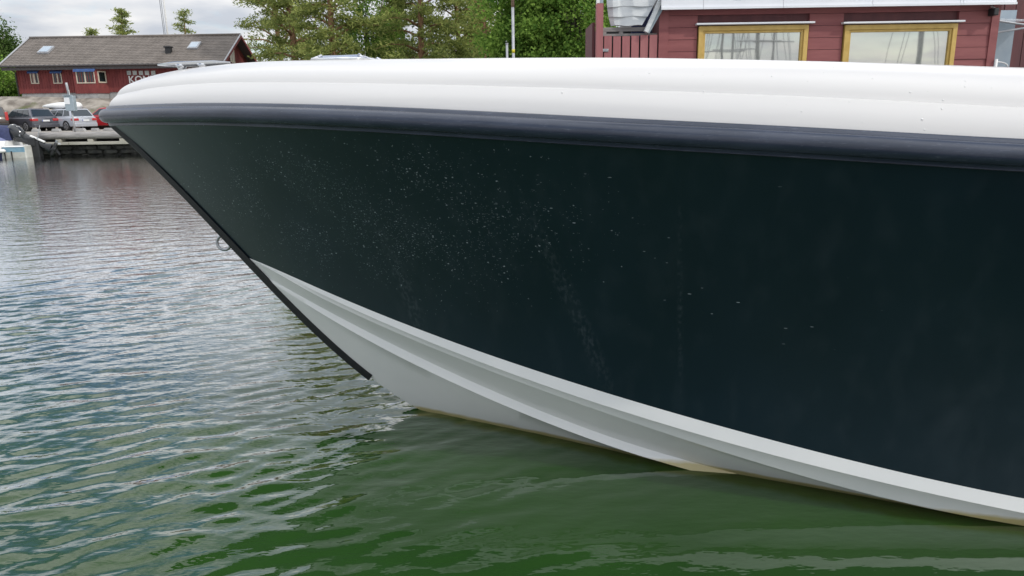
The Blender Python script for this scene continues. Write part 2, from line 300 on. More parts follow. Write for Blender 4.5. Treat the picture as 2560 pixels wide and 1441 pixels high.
# ------------------------------------------------------------------ motor boat (local axes: x aft along the keel line, y away from the jetty, z up)
U_END = 8.2; U_BOW = -2.47
def bS(u):
    t = np.clip((np.asarray(u, float) - U_BOW) / 7.6, 0, 1); return 1.80 * (1 - (1 - t) ** 2.6) - 0.10 * np.clip((np.asarray(u) - 5) / 3.2, 0, 1) ** 2
def bC(u):
    t = np.clip((np.asarray(u, float) + 1.41) / 7.0, 0, 1); return 1.50 * (1 - (1 - t) ** 2.2)
def bR(u):
    t = np.clip((np.asarray(u, float) + 1.29) / 5.5, 0, 1); return 1.0 * (1 - (1 - t) ** 1.8)
def gsm(a, s):
    k = int(3 * s) + 1; w = np.exp(-0.5 * (np.arange(-k, k + 1) / s) ** 2); w /= w.sum()
    p = np.concatenate([2 * a[0] - a[k:0:-1], a, 2 * a[-1] - a[-2:-k - 2:-1]]); return np.convolve(p, w, 'valid')
def fit(pts, deg=4):
    p = np.array(pts, float); c = np.polyfit((p[:, 0] - 1280) / 1280, p[:, 1], deg); return lambda x: np.polyval(c, (x - 1280) / 1280)
def lin(pts):
    p = np.array(pts, float); return lambda x: np.interp(x, p[:, 0], p[:, 1])
def heights(curve, b, u0, u_vis=4.0, n=140, smooth=2.0, p=1.5):
    """height of a hull line whose plan shape is b(u) so that it runs along the measured line"""
    us = u0 + (U_END - u0) * np.linspace(0, 1, n) ** p; zs = np.zeros(n)
    for i, u in enumerate(us):
        if u > u_vis: zs[i] = np.nan; continue
        P = BO + BA * u + BQ * float(b(u)); lo, hi = -1.0, 4.5
        for _ in range(40):
            mid = (lo + hi) / 2; x, y = proj((P[0], P[1], mid))
            if y > curve(x): lo = mid
            else: hi = mid
        zs[i] = (lo + hi) / 2
    ok = ~np.isnan(zs); k = ok.sum() - 1; sl_ = (zs[k] - zs[k - 6]) / (us[k] - us[k - 6]); d = us[~ok] - us[k]
    zs[~ok] = zs[k] + sl_ * 1.6 * (1 - np.exp(-d / 1.6))
    return us, gsm(zs, smooth)
STEM = [(285, 316), (430, 455), (610, 640), (760, 795), (930, 945), (1050, 1023)]
_st = fit(STEM, 3); _su = np.linspace(-2.45, 0.0, 40); _sz = []
for u in _su:
    P = BO + BA * u; lo, hi = -1.0, 4.0
    for _ in range(40):
        mid = (lo + hi) / 2; x, y = proj((P[0], P[1], mid))
        if y > _st(x): lo = mid
        else: hi = mid
    _sz.append((lo + hi) / 2)
def keel_z(u):
    u = np.asarray(u, float); a = np.interp(u, _su, _sz); s0 = (_sz[-1] - _sz[-4]) / (_su[-1] - _su[-4])
    return np.where(u <= 0, a, s0 * 0.95 * (1 - np.exp(-np.maximum(u, 0) / 0.95)))
PAINT = fit([(612, 633), (762, 704), (875, 755), (987, 800), (1120, 851), (1568, 1000), (1717, 1041), (1898, 1091), (2125, 1152), (2352, 1204), (2560, 1247)], 4)
LIP1 = fit([(612, 633), (710, 694), (875, 770), (987, 817), (1120, 871), (1400, 973), (1717, 1081), (1898, 1129), (2125, 1183), (2352, 1238), (2560, 1283)], 4)
LIP2 = fit([(615, 640), (710, 702), (875, 779), (987, 828), (1120, 884), (1400, 990), (1717, 1104), (1898, 1156), (2125, 1222), (2352, 1276), (2560, 1314)], 4)
BAND_UP = fit([(655, 684), (762, 747), (875, 806), (987, 864), (1120, 927), (1250, 985), (1400, 1047), (1536, 1097), (1672, 1138), (1808, 1172)], 4)
BAND_LO = fit([(655, 685), (762, 755), (875, 828), (987, 887), (1120, 950), (1250, 1008), (1400, 1072), (1536, 1120), (1672, 1160), (1808, 1194)], 4)
RAIL_C = lin([(200, 293), (281, 290), (362, 287), (456, 285), (574, 286), (700, 289), (935, 298), (1235, 314.5), (1520, 331), (2000, 356), (2560, 390), (2700, 399)])
CREASE = lin([(200, 262), (300, 238), (362, 224), (456, 213), (550, 208), (700, 207), (1040, 212), (1520, 225), (2000, 242), (2250, 255), (2560, 272), (2700, 280)])
RIDGE = lin([(200, 330), (300, 236), (333, 208), (385, 188), (446, 175), (522, 165), (621, 156), (700, 152), (900, 149), (1280, 145), (1560, 144), (2000, 152), (2250, 159), (2560, 170), (2700, 175)])
boat = empty('motor_boat', (BO[0], BO[1], 0), -TH, label='large motor boat with dark blue hull and white foredeck moored in the foreground', cat='boat')
def V(u, b, z, side=1): return (float(u), float(-b) * side, float(z))
def hull_material():
    m = pm('dark_blue_gelcoat', (0.0045, 0.0102, 0.0168), (0.0060, 0.0128, 0.0208), 1.2, rough=0.30, coat=0.5, rvar=0.04)
    n = m.node_tree.nodes; l = m.node_tree.links; p = n['Principled BSDF']; base = p.inputs['Base Color'].links[0].from_socket
    p.inputs['Coat Roughness'].default_value = 0.16; p.inputs['Specular Tint'].default_value = (0.62, 0.86, 1.0, 1); p.inputs['Coat Tint'].default_value = (0.85, 0.95, 1.0, 1)
    tc = n.new('ShaderNodeTexCoord')
    def vor(scale, stretch, thr0, thr1, w=0.0):
        mp = n.new('ShaderNodeMapping'); mp.inputs['Scale'].default_value = stretch; l.new(tc.outputs['Object'], mp.inputs[0])
        vo = n.new('ShaderNodeTexVoronoi'); vo.inputs['Scale'].default_value = scale; l.new(mp.outputs[0], vo.inputs['Vector'])
        sp = n.new('ShaderNodeSeparateColor'); l.new(vo.outputs['Color'], sp.inputs[0])
        # a different speck size in every cell, most cells empty
        sz = n.new('ShaderNodeMapRange'); sz.inputs['From Min'].default_value = thr0; sz.inputs['From Max'].default_value = 1.0; sz.inputs['To Min'].default_value = 0.0; sz.inputs['To Max'].default_value = thr1; l.new(sp.outputs[0], sz.inputs[0])
        lt = n.new('ShaderNodeMath'); lt.operation = 'LESS_THAN'; l.new(vo.outputs['Distance'], lt.inputs[0]); l.new(sz.outputs[0], lt.inputs[1]); return lt.outputs[0]
    def blob(cu, cz, ru, rz, slant=0.0):
        sp = n.new('ShaderNodeSeparateXYZ'); l.new(tc.outputs['Object'], sp.inputs[0])
        a = n.new('ShaderNodeMath'); a.operation = 'MULTIPLY_ADD'; l.new(sp.outputs['Z'], a.inputs[0]); a.inputs[1].default_value = slant; l.new(sp.outputs['X'], a.inputs[2])
        b = n.new('ShaderNodeMath'); b.operation = 'SUBTRACT'; l.new(a.outputs[0], b.inputs[0]); b.inputs[1].default_value = cu + slant * cz
        c = n.new('ShaderNodeMath'); c.operation = 'DIVIDE'; l.new(b.outputs[0], c.inputs[0]); c.inputs[1].default_value = ru
        d = n.new('ShaderNodeMath'); d.operation = 'SUBTRACT'; l.new(sp.outputs['Z'], d.inputs[0]); d.inputs[1].default_value = cz
        e = n.new('ShaderNodeMath'); e.operation = 'DIVIDE'; l.new(d.outputs[0], e.inputs[0]); e.inputs[1].default_value = rz
        cb = n.new('ShaderNodeCombineXYZ'); l.new(c.outputs[0], cb.inputs[0]); l.new(e.outputs[0], cb.inputs[1])
        ln = n.new('ShaderNodeVectorMath'); ln.operation = 'LENGTH'; l.new(cb.outputs[0], ln.inputs[0])
        mr = n.new('ShaderNodeMapRange'); mr.interpolation_type = 'SMOOTHSTEP'; mr.inputs['From Min'].default_value = 1.0; mr.inputs['From Max'].default_value = 0.15; l.new(ln.outputs['Value'], mr.inputs[0]); return mr.outputs[0]
    def mul(a, b):
        k = n.new('ShaderNodeMath'); k.operation = 'MULTIPLY'; l.new(a, k.inputs[0])
        if isinstance(b, float): k.inputs[1].default_value = b
        else: l.new(b, k.inputs[1])
        return k.outputs[0]
    def mx(a, b):
        k = n.new('ShaderNodeMath'); k.operation = 'MAXIMUM'; l.new(a, k.inputs[0]); l.new(b, k.inputs[1]); return k.outputs[0]
    def nz(scale, stretch, lo, hi):
        mp = n.new('ShaderNodeMapping'); mp.inputs['Scale'].default_value = stretch; l.new(tc.outputs['Object'], mp.inputs[0])
        t = n.new('ShaderNodeTexNoise'); t.inputs['Scale'].default_value = scale; t.inputs['Detail'].default_value = 4; l.new(mp.outputs[0], t.inputs['Vector'])
        r_ = n.new('ShaderNodeMapRange'); r_.inputs['From Min'].default_value = lo; r_.inputs['From Max'].default_value = hi; l.new(t.outputs['Fac'], r_.inputs[0]); return r_.outputs[0]
    patch = nz(2.6, (1, 1, 1), 0.30, 0.55)
    specks = mx(mul(vor(120, (0.8, 0.8, 1.2), 0.55, 0.42), 0.6), vor(62, (0.75, 0.75, 1.3), 0.78, 0.36))
    zone = mul(mx(blob(-0.15, 1.72, 1.9, 0.72), mul(blob(-0.9, 1.8, 1.3, 0.55), 0.85)), patch)
    g = n.new('ShaderNodeMath'); g.operation = 'GREATER_THAN'; l.new(zone, g.inputs[0])
    rr = nz(38, (1, 1, 1), 0.36, 0.70); l.new(rr, g.inputs[1])
    s1 = mul(mul(specks, g.outputs[0]), 0.42)
    # sideways dried splashes further aft
    s2 = mul(mul(vor(30, (0.5, 0.5, 2.4), 0.90, 0.18), mx(blob(1.5, 1.75, 1.5, 0.5), blob(2.3, 1.3, 0.9, 0.4))), 0.55)
    # faint vertical rub marks
    fine = nz(45, (1, 1, 0.6), 0.45, 0.7)
    s3 = mul(mul(mx(mx(blob(0.15, 1.15, 0.10, 0.95, 0.28), blob(1.32, 1.2, 0.09, 1.0, 0.42)), mul(blob(1.95, 1.3, 0.025, 0.9, 0.06), 0.9)), fine), 0.05)
    s4 = mul(mul(blob(3.6, 0.75, 0.5, 0.7), nz(3, (1, 1, 0.7), 0.5, 0.75)), 0.03)
    s5 = mul(nz(8, (1, 1, 0.5), 0.5, 0.8), 0.012)
    fac = mx(mx(mx(s1, s2), mx(s3, s4)), s5)
    mixc = n.new('ShaderNodeMix'); mixc.data_type = 'RGBA'; l.new(fac, mixc.inputs['Factor']); l.new(base, mixc.inputs['A']); mixc.inputs['B'].default_value = (0.55, 0.60, 0.64, 1)
    l.new(mixc.outputs['Result'], p.inputs['Base Color']); return m
def bottom_material():
    m = pm('white_bottom_gelcoat', (0.70, 0.715, 0.71), (0.74, 0.75, 0.74), 2.0, rough=0.33, coat=0.2); n = m.node_tree.nodes; l = m.node_tree.links; p = n['Principled BSDF']; base = p.inputs['Base Color'].links[0].from_socket
    tc = n.new('ShaderNodeTexCoord'); sp = n.new('ShaderNodeSeparateXYZ'); l.new(tc.outputs['Object'], sp.inputs[0])
    nz = n.new('ShaderNodeTexNoise'); nz.inputs['Scale'].default_value = 7; nz.inputs['Detail'].default_value = 6; l.new(tc.outputs['Object'], nz.inputs['Vector'])
    ad = n.new('ShaderNodeMath'); ad.operation = 'MULTIPLY_ADD'; l.new(nz.outputs['Fac'], ad.inputs[0]); ad.inputs[1].default_value = -0.045; l.new(sp.outputs['Z'], ad.inputs[2])
    xs = n.new('ShaderNodeMath'); xs.operation = 'MULTIPLY_ADD'; l.new(sp.outputs['X'], xs.inputs[0]); xs.inputs[1].default_value = -0.006; l.new(ad.outputs[0], xs.inputs[2])
    rp = n.new('ShaderNodeValToRGB'); e = rp.color_ramp.elements; e[0].position = 0.0; e[0].color = (1, 1, 1, 1); e[1].position = 0.028; e[1].color = (0, 0, 0, 1)
    of = n.new('ShaderNodeMath'); of.operation = 'ADD'; l.new(xs.outputs[0], of.inputs[0]); of.inputs[1].default_value = 0.002; l.new(of.outputs[0], rp.inputs[0])
    mixc = n.new('ShaderNodeMix'); mixc.data_type = 'RGBA'; l.new(rp.outputs[0], mixc.inputs['Factor']); l.new(base, mixc.inputs['A']); mixc.inputs['B'].default_value = (0.48, 0.41, 0.20, 1); l.new(mixc.outputs['Result'], p.inputs['Base Color']); return m
def rail_material():
    m = pm('scuffed_navy_rubber', (0.020, 0.028, 0.047), (0.036, 0.046, 0.072), 5, stretch=(0.5, 0.5, 3), rough=0.26, rvar=0.04); n = m.node_tree.nodes; l = m.node_tree.links; p = n['Principled BSDF']; base = p.inputs['Base Color'].links[0].from_socket
    tc = n.new('ShaderNodeTexCoord'); mp = n.new('ShaderNodeMapping'); mp.inputs['Scale'].default_value = (2.2, 2.2, 34); l.new(tc.outputs['Object'], mp.inputs[0])
    nz = n.new('ShaderNodeTexNoise'); nz.inputs['Scale'].default_value = 6; nz.inputs['Detail'].default_value = 9; nz.inputs['Roughness'].default_value = 0.7; l.new(mp.outputs[0], nz.inputs['Vector'])
    rp = n.new('ShaderNodeValToRGB'); e = rp.color_ramp.elements; e[0].position = 0.58; e[0].color = (0, 0, 0, 1); e[1].position = 0.80; e[1].color = (0.45, 0.45, 0.45, 1); l.new(nz.outputs['Fac'], rp.inputs[0])
    mixc = n.new('ShaderNodeMix'); mixc.data_type = 'RGBA'; l.new(rp.outputs[0], mixc.inputs['Factor']); l.new(base, mixc.inputs['A']); mixc.inputs['B'].default_value = (0.26, 0.29, 0.35, 1); l.new(mixc.outputs['Result'], p.inputs['Base Color']); return m
def build_boat():
    n = 140
    uc, zc = heights(PAINT, bC, -1.41, n=n)
    g = lambda u: np.clip((u + 1.2) / 4.5, 0, 1)
    g2 = lambda u: np.clip((u + 1.41) / 0.7, 0, 1)
    o2 = lambda u: -0.015 * g2(u) - 0.085 * g(u) * g2(u)
    u1, z1 = heights(LIP1, lambda u: bC(u) + 0.012 * g(u), -1.41, n=n)
    u2, z2 = heights(LIP2, lambda u: bC(u) + o2(u), -1.41, n=n)
    zc = zc + (float(keel_z(-1.41)) - zc[0]) * np.exp(-(uc + 1.41) / 0.25)
    z1 = zc - np.maximum(zc - z1, 0.002) * g2(uc) - 0.003; z2 = z1 - np.maximum(z1 - z2, 0.004) * g2(uc) - 0.003
    ru, rzu = heights(BAND_UP, lambda u: bR(u), -1.29, u_vis=2.1, n=n)
    rl, rzl = heights(BAND_LO, lambda u: bR(u) + 0.035 * g(u), -1.29, u_vis=2.1, n=n)
    rz0 = float(keel_z(-1.29)); k_ = np.exp(-(ru + 1.29) / 0.3); rzu = rzu + (rz0 - rzu[0]) * k_; rzl = rzl + (rz0 - 0.004 - rzl[0]) * k_
    us, zs = heights(RAIL_C, lambda u: bS(u) + 0.03, U_BOW, n=n, smooth=3)
    hm = hull_material(); bm_ = bottom_material()
    # topsides
    for side, in ((1,), (-1,)):
        rows = []
        uk = np.interp(np.linspace(0, 1, n) ** 1.5, np.linspace(0, 1, n) ** 1.5, us)
        for t in np.linspace(0, 1, 17):
            row = []
            for i in range(n):
                a = np.array([uc[i], bC(uc[i]), zc[i]]); b = np.array([us[i], max(bS(us[i]) - 0.006, 0), zs[i] - 0.045])
                fl = 0.16 * min(1, bS(us[i]) / 0.8)
                m_ = (a + b) / 2; m_ = m_ + np.array([0, -fl, 0.0])
                if i == 0:      # the topsides close on the stem line
                    uu = a[0] * (1 - t) + b[0] * t; q = np.array([uu, 0, float(keel_z(uu)) if t < 0.97 else b[2]])
                else:
                    q = (1 - t) ** 2 * a + 2 * t * (1 - t) * m_ + t * t * b
                    if i < 40:   # blend towards the stem profile near the bow
                        w = (1 - i / 40) ** 2 * (1 - t ** 8); uu = uc[0] * (1 - t) + us[0] * t
                        s0 = np.array([uu, 0, float(keel_z(uu))]); lin0 = np.array([uc[0], 0, zc[0]]) * (1 - t) + np.array([us[0], 0, zs[0] - 0.045]) * t
                        q = q + w * (s0 - lin0); q[1] = max(q[1], 0.0)
                row.append(V(q[0], q[1], q[2], side))
            rows.append(row)
        if side < 0: rows = rows[::-1]
        mb = MB(); mb.grid(rows)
        if side == 1:
            hull = mb.build('topsides', hm, boat, True, smooth=True); hull['label'] = 'dark blue gelcoat side speckled with dried salt spots'
        else: mb.build('topsides', hm, boat, True, smooth=True)
    # white bottom: strip, chine cove, chine lip, panel, spray rail, lower panel down to the keel
    def sub(a, b, k): return [[tuple(np.array(p) * (1 - t) + np.array(q) * t) for p, q in zip(a, b)] for t in np.linspace(0, 1, k)]
    for side in (1, -1):
        c = [V(uc[i], bC(uc[i]), zc[i], side) for i in range(n)]
        l1 = [V(u1[i], bC(u1[i]) + 0.012 * g(u1[i]), min(z1[i], zc[i]), side) for i in range(n)]
        cv = [V(u1[i] * .5 + u2[i] * .5, bC(u1[i]) * (1 - .1 * (1 - g2(u1[i]))) - (0.012 + 0.045 * g(u1[i])) * g2(u1[i]), min(z1[i], zc[i]) - 0.010 * g(u1[i]), side) for i in range(n)]
        l2 = [V(u2[i], bC(u2[i]) + o2(u2[i]), min(z2[i], z1[i] - 0.02 * g(u1[i])), side) for i in range(n)]
        l3 = [V(u2[i], max(bC(u2[i]) + o2(u2[i]) - (0.012 + 0.02 * g(u2[i])) * g2(u2[i]), 0.0), min(z2[i], z1[i]) - 0.012 * g(u2[i]), side) for i in range(n)]
        up = [V(ru[i], bR(ru[i]), rzu[i], side) for i in range(n)]
        lo_ = [V(rl[i], bR(rl[i]) + 0.035 * g(rl[i]), min(rzl[i], rzu[i]), side) for i in range(n)]
        un = [V(rl[i], bR(rl[i]) - 0.02 * g(rl[i]), min(rzl[i], rzu[i]) - 0.008, side) for i in range(n)]
        kl = [V(ru[i], 0.012, float(keel_z(ru[i])), side) for i in range(n)]
        mb = MB()
        for a, b, k in ((c, l1, 2), (l1, cv, 2), (cv, l2, 4), (l2, l3, 2), (l3, up, 6), (up, lo_, 2), (lo_, un, 2), (un, kl, 6)):
            rows = sub(a, b, k)
            mb.grid(rows if side < 0 else rows[::-1])
        mb.build('white_bottom', bm_, boat, True, autosmooth=28, recalc=True)
    # transom
    i = n - 1; mb = MB()
    prof = [(bS(us[i]) - .006, zs[i] - .045), (bC(uc[i]), zc[i]), (bC(u2[i]) - 0.1, z2[i]), (0.0, float(keel_z(U_END)))]
    poly = [V(U_END, b, z, 1) for b, z in prof] + [V(U_END, b, z, -1) for b, z in prof[-2::-1]]
    mb.add(poly, [tuple(range(len(poly)))]); mb.build('transom', hm, boat, True)
    # rub rail swept round the bow
    path = [np.array(V(us[i], bS(us[i]), zs[i], 1)) for i in range(n - 1, -1, -1)] + [np.array(V(us[i], bS(us[i]), zs[i], -1)) for i in range(1, n)]
    path = np.array(path); d = np.concatenate([[0], np.cumsum(np.linalg.norm(np.diff(path, axis=0), axis=1))]); ss = np.arange(0, d[-1], 0.025)
    path = np.stack([gsm(np.interp(ss, d, path[:, k]), 3.2 if k < 2 else 4) for k in range(3)], -1)
    prof = [(-0.04, 0.074), (0.004, 0.074), (0.010, 0.070), (0.016, 0.060), (0.020, 0.0545)]
    prof += [(0.020 + 0.056 * math.cos(a), 0.0545 * math.sin(a)) for a in np.linspace(R(78), R(-78), 13)]
    prof += [(0.018, -0.0545), (0.014, -0.062), (0.012, -0.074), (0.006, -0.078), (-0.03, -0.074)]
    rows = []
    for k in range(len(path)):
        t = path[min(k + 1, len(path) - 1)] - path[max(k - 1, 0)]; t[2] = 0; t /= np.linalg.norm(t); nrm = np.array([t[1], -t[0], 0])
        if nrm @ (path[k] - np.array([4.0, 0, path[k][2]])) < 0: nrm = -nrm
        rows.append([tuple(path[k] + nrm * o + np.array([0, 0, z])) for o, z in prof])
    mb = MB(); mb.grid(rows); rail = mb.build('rub_rail', rail_material(), boat, True, autosmooth=40, recalc=True); rail['label'] = 'thick scuffed dark navy rubbing rail round the bow'
    # white deck moulding
    def inset(dl, c): return lambda u: np.maximum(bS(np.asarray(u) - dl) - c * (1 - np.exp(-np.maximum(np.asarray(u) - U_BOW - dl, 0) / 0.7)), 0)
    b0, b1, b2 = inset(0.05, 0.012), inset(0.13, 0.055), inset(0.30, 0.30)
    ud0 = U_BOW + 0.05 + (U_END - U_BOW - 0.05) * np.linspace(0, 1, n) ** 1.5
    zd0 = np.interp(ud0, us, zs) + 0.062
    ud1, zd1 = heights(CREASE, b1, U_BOW + 0.13, n=n, smooth=3)
    ud2, zd2 = heights(RIDGE, b2, U_BOW + 0.30, n=n, smooth=3)
    deck_rows = {}
    for side in (1, -1):
        rows = []; A = [np.array([ud0[i], b0(ud0[i]), zd0[i]]) for i in range(n)]; B = [np.array([ud1[i], b1(ud1[i]), zd1[i]]) for i in range(n)]
        led = 0.024 * np.clip((ud1 - U_BOW) / 1.5, 0.1, 1)
        B2 = [np.array([ud1[i] + 0.004, max(b1(ud1[i]) - led[i], 0), zd1[i] + 0.004]) for i in range(n)]
        D = [np.array([ud2[i], b2(ud2[i]), zd2[i]]) for i in range(n)]
        for t in np.linspace(0, 1, 7):
            rows.append([A[i] * (1 - t) + B[i] * t + np.array([-0.010, 0.010, 0]) * math.sin(math.pi * t) for i in range(n)])
        rows.append([b * 1.0 for b in B2])
        for t in np.linspace(0, 1, 14)[1:]:
            row = []
            for i in range(n):
                ctl = np.array([B2[i][0] * .80 + D[i][0] * .20, B2[i][1] * .88 + D[i][1] * .12, D[i][2] - 0.03])
                row.append((1 - t) ** 2 * B2[i] + 2 * t * (1 - t) * ctl + t * t * D[i])
            rows.append(row)
        for t in (0.25, 0.5, 0.75, 1.0):
            rows.append([np.array([D[i][0], D[i][1] * (1 - t), D[i][2] + 0.035 * D[i][1] * (1 - (1 - t) ** 2)]) for i in range(n)])
        deck_rows[side] = rows
        pr = [[V(q[0], max(q[1], 0), q[2], side) for q in r_] for r_ in rows]
        mb = MB(); mb.grid(pr if side == 1 else pr[::-1]); dk = mb.build('deck_moulding', M['white_gel'], boat, True, autosmooth=24, recalc=True)
        if side == 1: dk['label'] = 'white curved foredeck moulding with raised crease and rain drops'; deck = dk
    # stem band
    pts = []
    for u in np.linspace(-2.42, -0.40, 60): pts.append(np.array([u, 0, float(keel_z(u))]))
    rows = []
    for k, p_ in enumerate(pts):
        t = pts[min(k + 1, 59)] - pts[max(k - 1, 0)]; t /= np.linalg.norm(t); out = np.array([t[2], 0, -t[0]])
        if out[0] > 0: out = -out
        w = 0.022 + 0.010 * min(1, k / 50); th = 0.020 + 0.012 * min(1, k / 45); inn = -0.030 - 0.012 * min(1, k / 40)
        rows.append([tuple(p_ + out * a + np.array([0, b, 0])) for a, b in ((inn, -w * 1.5), (th * .5, -w), (th, -w * .5), (th, w * .5), (th * .5, w), (inn, w * 1.5))])
    mb = MB(); mb.grid(rows, closed=True); mb.f.append((0, 1, 2, 3, 4, 5)); nb = 59 * 6; mb.f.append(tuple(nb + k for k in range(5, -1, -1)))
    sb = mb.build('stem_band', M['rubber'], boat, True, autosmooth=40, recalc=True); sb['label'] = 'black rubber strip along the raked stem'
    # bow eye: steel ring on the stem
    u0 = -1.535; c = np.array([u0, 0, float(keel_z(u0))]); t = np.array([1, 0, (float(keel_z(u0 + .05)) - c[2]) / .05]); t /= np.linalg.norm(t); out = np.array([t[2], 0, -t[0]]); out = out if out[0] < 0 else -out
    ring = [c + t * (0.058 * math.sin(a)) + out * (0.048 + 0.058 * math.cos(a)) for a in np.linspace(R(-150), R(150), 22)]
    mb = MB(); mb.tube(ring, 0.012, 8); mb.build('bow_eye', M['dull_steel'], boat, True, smooth=True)
    # foredeck hatch, cleat
    def on_line(px, v, z0, z1, py):
        """u where the fore and aft line at half breadth v crosses the picture column px at height near z"""
        q = ray(px, py); tt = ((BO - _C) @ BQ + v) / (q @ BQ); P = _C + q * tt - BO; return P @ BA, P[2]
    uA, _ = on_line(768, 0.35, 0, 0, 148); uB, _ = on_line(898, 0.35, 0, 0, 148); _, zt = on_line(835, 0.35, 0, 0, 139.5)
    zdk = float(np.interp((uA + uB) / 2, ud2, zd2)); cz = zdk + 0.02
    rows = []
    for a, zz in ((0.0, cz - 0.03), (0.0, cz + 0.008), (0.24, zt + 0.012), (0.42, zt + 0.018)):
        x0, x1, w = uA + (uB - uA) * a * .55, uB - (uB - uA) * a * .55, 0.26 * (1 - a * .9)
        rows.append([(x0, -w, zz), (x1, -w, zz), (x1, w, zz), (x0, w, zz)])
    mb = MB(); mb.grid(rows[:2] + [rows[1]], closed=True); hatch = mb.build('hatch', M['white_gel'], boat, True, recalc=True)
    mb = MB(); mb.grid([rows[1], rows[2], rows[3]], closed=True); mb.f.append((8, 9, 10, 11)); gl = mb.build('hatch_dome', M['hatch_glass'], hatch, True, recalc=True, autosmooth=60)
    mb = MB()
    for a, b in zip(rows[1], rows[2]): mb.tube([a, b], 0.012, 6)
    mb.tube(rows[1] + [rows[1][0]], 0.014, 6); mb.build('hatch_rim', M['steel'], hatch, True, smooth=True)
    # long polished mooring cleat standing on the foredeck: flared horn bar on two short posts
    vC = 0.12
    uL, zL = on_line(396, vC, 0, 0, 163); uR_, zR = on_line(578, vC, 0, 0, 157); uP, zP = on_line(452, vC, 0, 0, 166)
    def bar(f): return np.array([uL + (uR_ - uL) * f, -vC, zL + (zR - zL) * f])
    rows = []
    for f in np.linspace(0, 1, 25):
        c = bar(f); e = 1 - abs(2 * f - 1); hw = 0.014 + 0.030 * min(1, e * 3); th = 0.006 + 0.013 * min(1, e * 2.2)
        rows.append([tuple(c + np.array([0, a * hw, b * th])) for a, b in ((-1, .6), (-.6, 1), (.6, 1), (1, .6), (1, -.2), (.5, -1), (-.5, -1), (-1, -.2))])
    mb = MB(); mb.grid(rows, closed=True); mb.f.append(tuple(range(8))); mb.f.append(tuple(24 * 8 + k for k in range(7, -1, -1)))
    cl = mb.build('mooring_cleat', M['steel'], boat, True, autosmooth=50, recalc=True); cl['label'] = 'long polished steel mooring cleat on the foredeck'
    for f in (0.32, 0.62):
        c = bar(f); mb = MB(); mb.tube([c + np.array([0, 0, 0.0]), c + np.array([0.0, 0, -0.03]), c + np.array([0, 0, -0.06]), c + np.array([0, 0, -0.22])], [0.055, 0.030, 0.024, 0.032], 12); mb.build('post', M['steel'], cl, True, smooth=True)
    # moulded nose block at the tip
    # rain drops lying on the side of the deck moulding
    rows = deck_rows[1]; r_ = np.random.default_rng(3); mb = MB()
    for _ in range(70):
        i = int(np.clip(r_.normal(93, 16), 40, 112)); j = int(r_.integers(1, 18)); fi, fj = r_.random(), r_.random()
        P = lambda a, b: rows[b][a]
        q = (P(i, j) * (1 - fi) + P(i + 1, j) * fi) * (1 - fj) + (P(i, j + 1) * (1 - fi) + P(i + 1, j + 1) * fi) * fj
        tu = P(i + 1, j) - P(i, j); tv = P(i, j + 1) - P(i, j); nn = np.cross(tv, tu); nn /= np.linalg.norm(nn); nn = nn if nn[1] > 0 else -nn
        tu = tu / np.linalg.norm(tu); tv = np.cross(nn, tu); rad = 0.0022 + 0.0045 * r_.random() ** 2
        ring = []
        for h, rr in ((0.0, 1.0), (0.35, 0.8), (0.55, 0.4)):
            ring.append([V(*(q + (tu * math.cos(a) + tv * math.sin(a)) * rad * rr + nn * rad * h)) for a in np.linspace(0, 2 * math.pi, 8)[:-1]])
        mb.grid(ring, closed=True); mb.add([V(*(q + nn * rad * 0.62))], []); b = len(mb.v) - 1; k0 = b - 7
        for k in range(7): mb.f.append((k0 + k, k0 + (k + 1) % 7, b))
    dm = bpy.data.materials.new('rain_drop'); dm.use_nodes = True; p = dm.node_tree.nodes['Principled BSDF']; p.inputs['Base Color'].default_value = (0.68, 0.68, 0.67, 1); p.inputs['Roughness'].default_value = 0.2; p.inputs['IOR'].default_value = 1.5
    dr = mb.build('rain_drops', dm, deck, True, smooth=True, recalc=True); dr['kind'] = 'stuff'
build_boat()

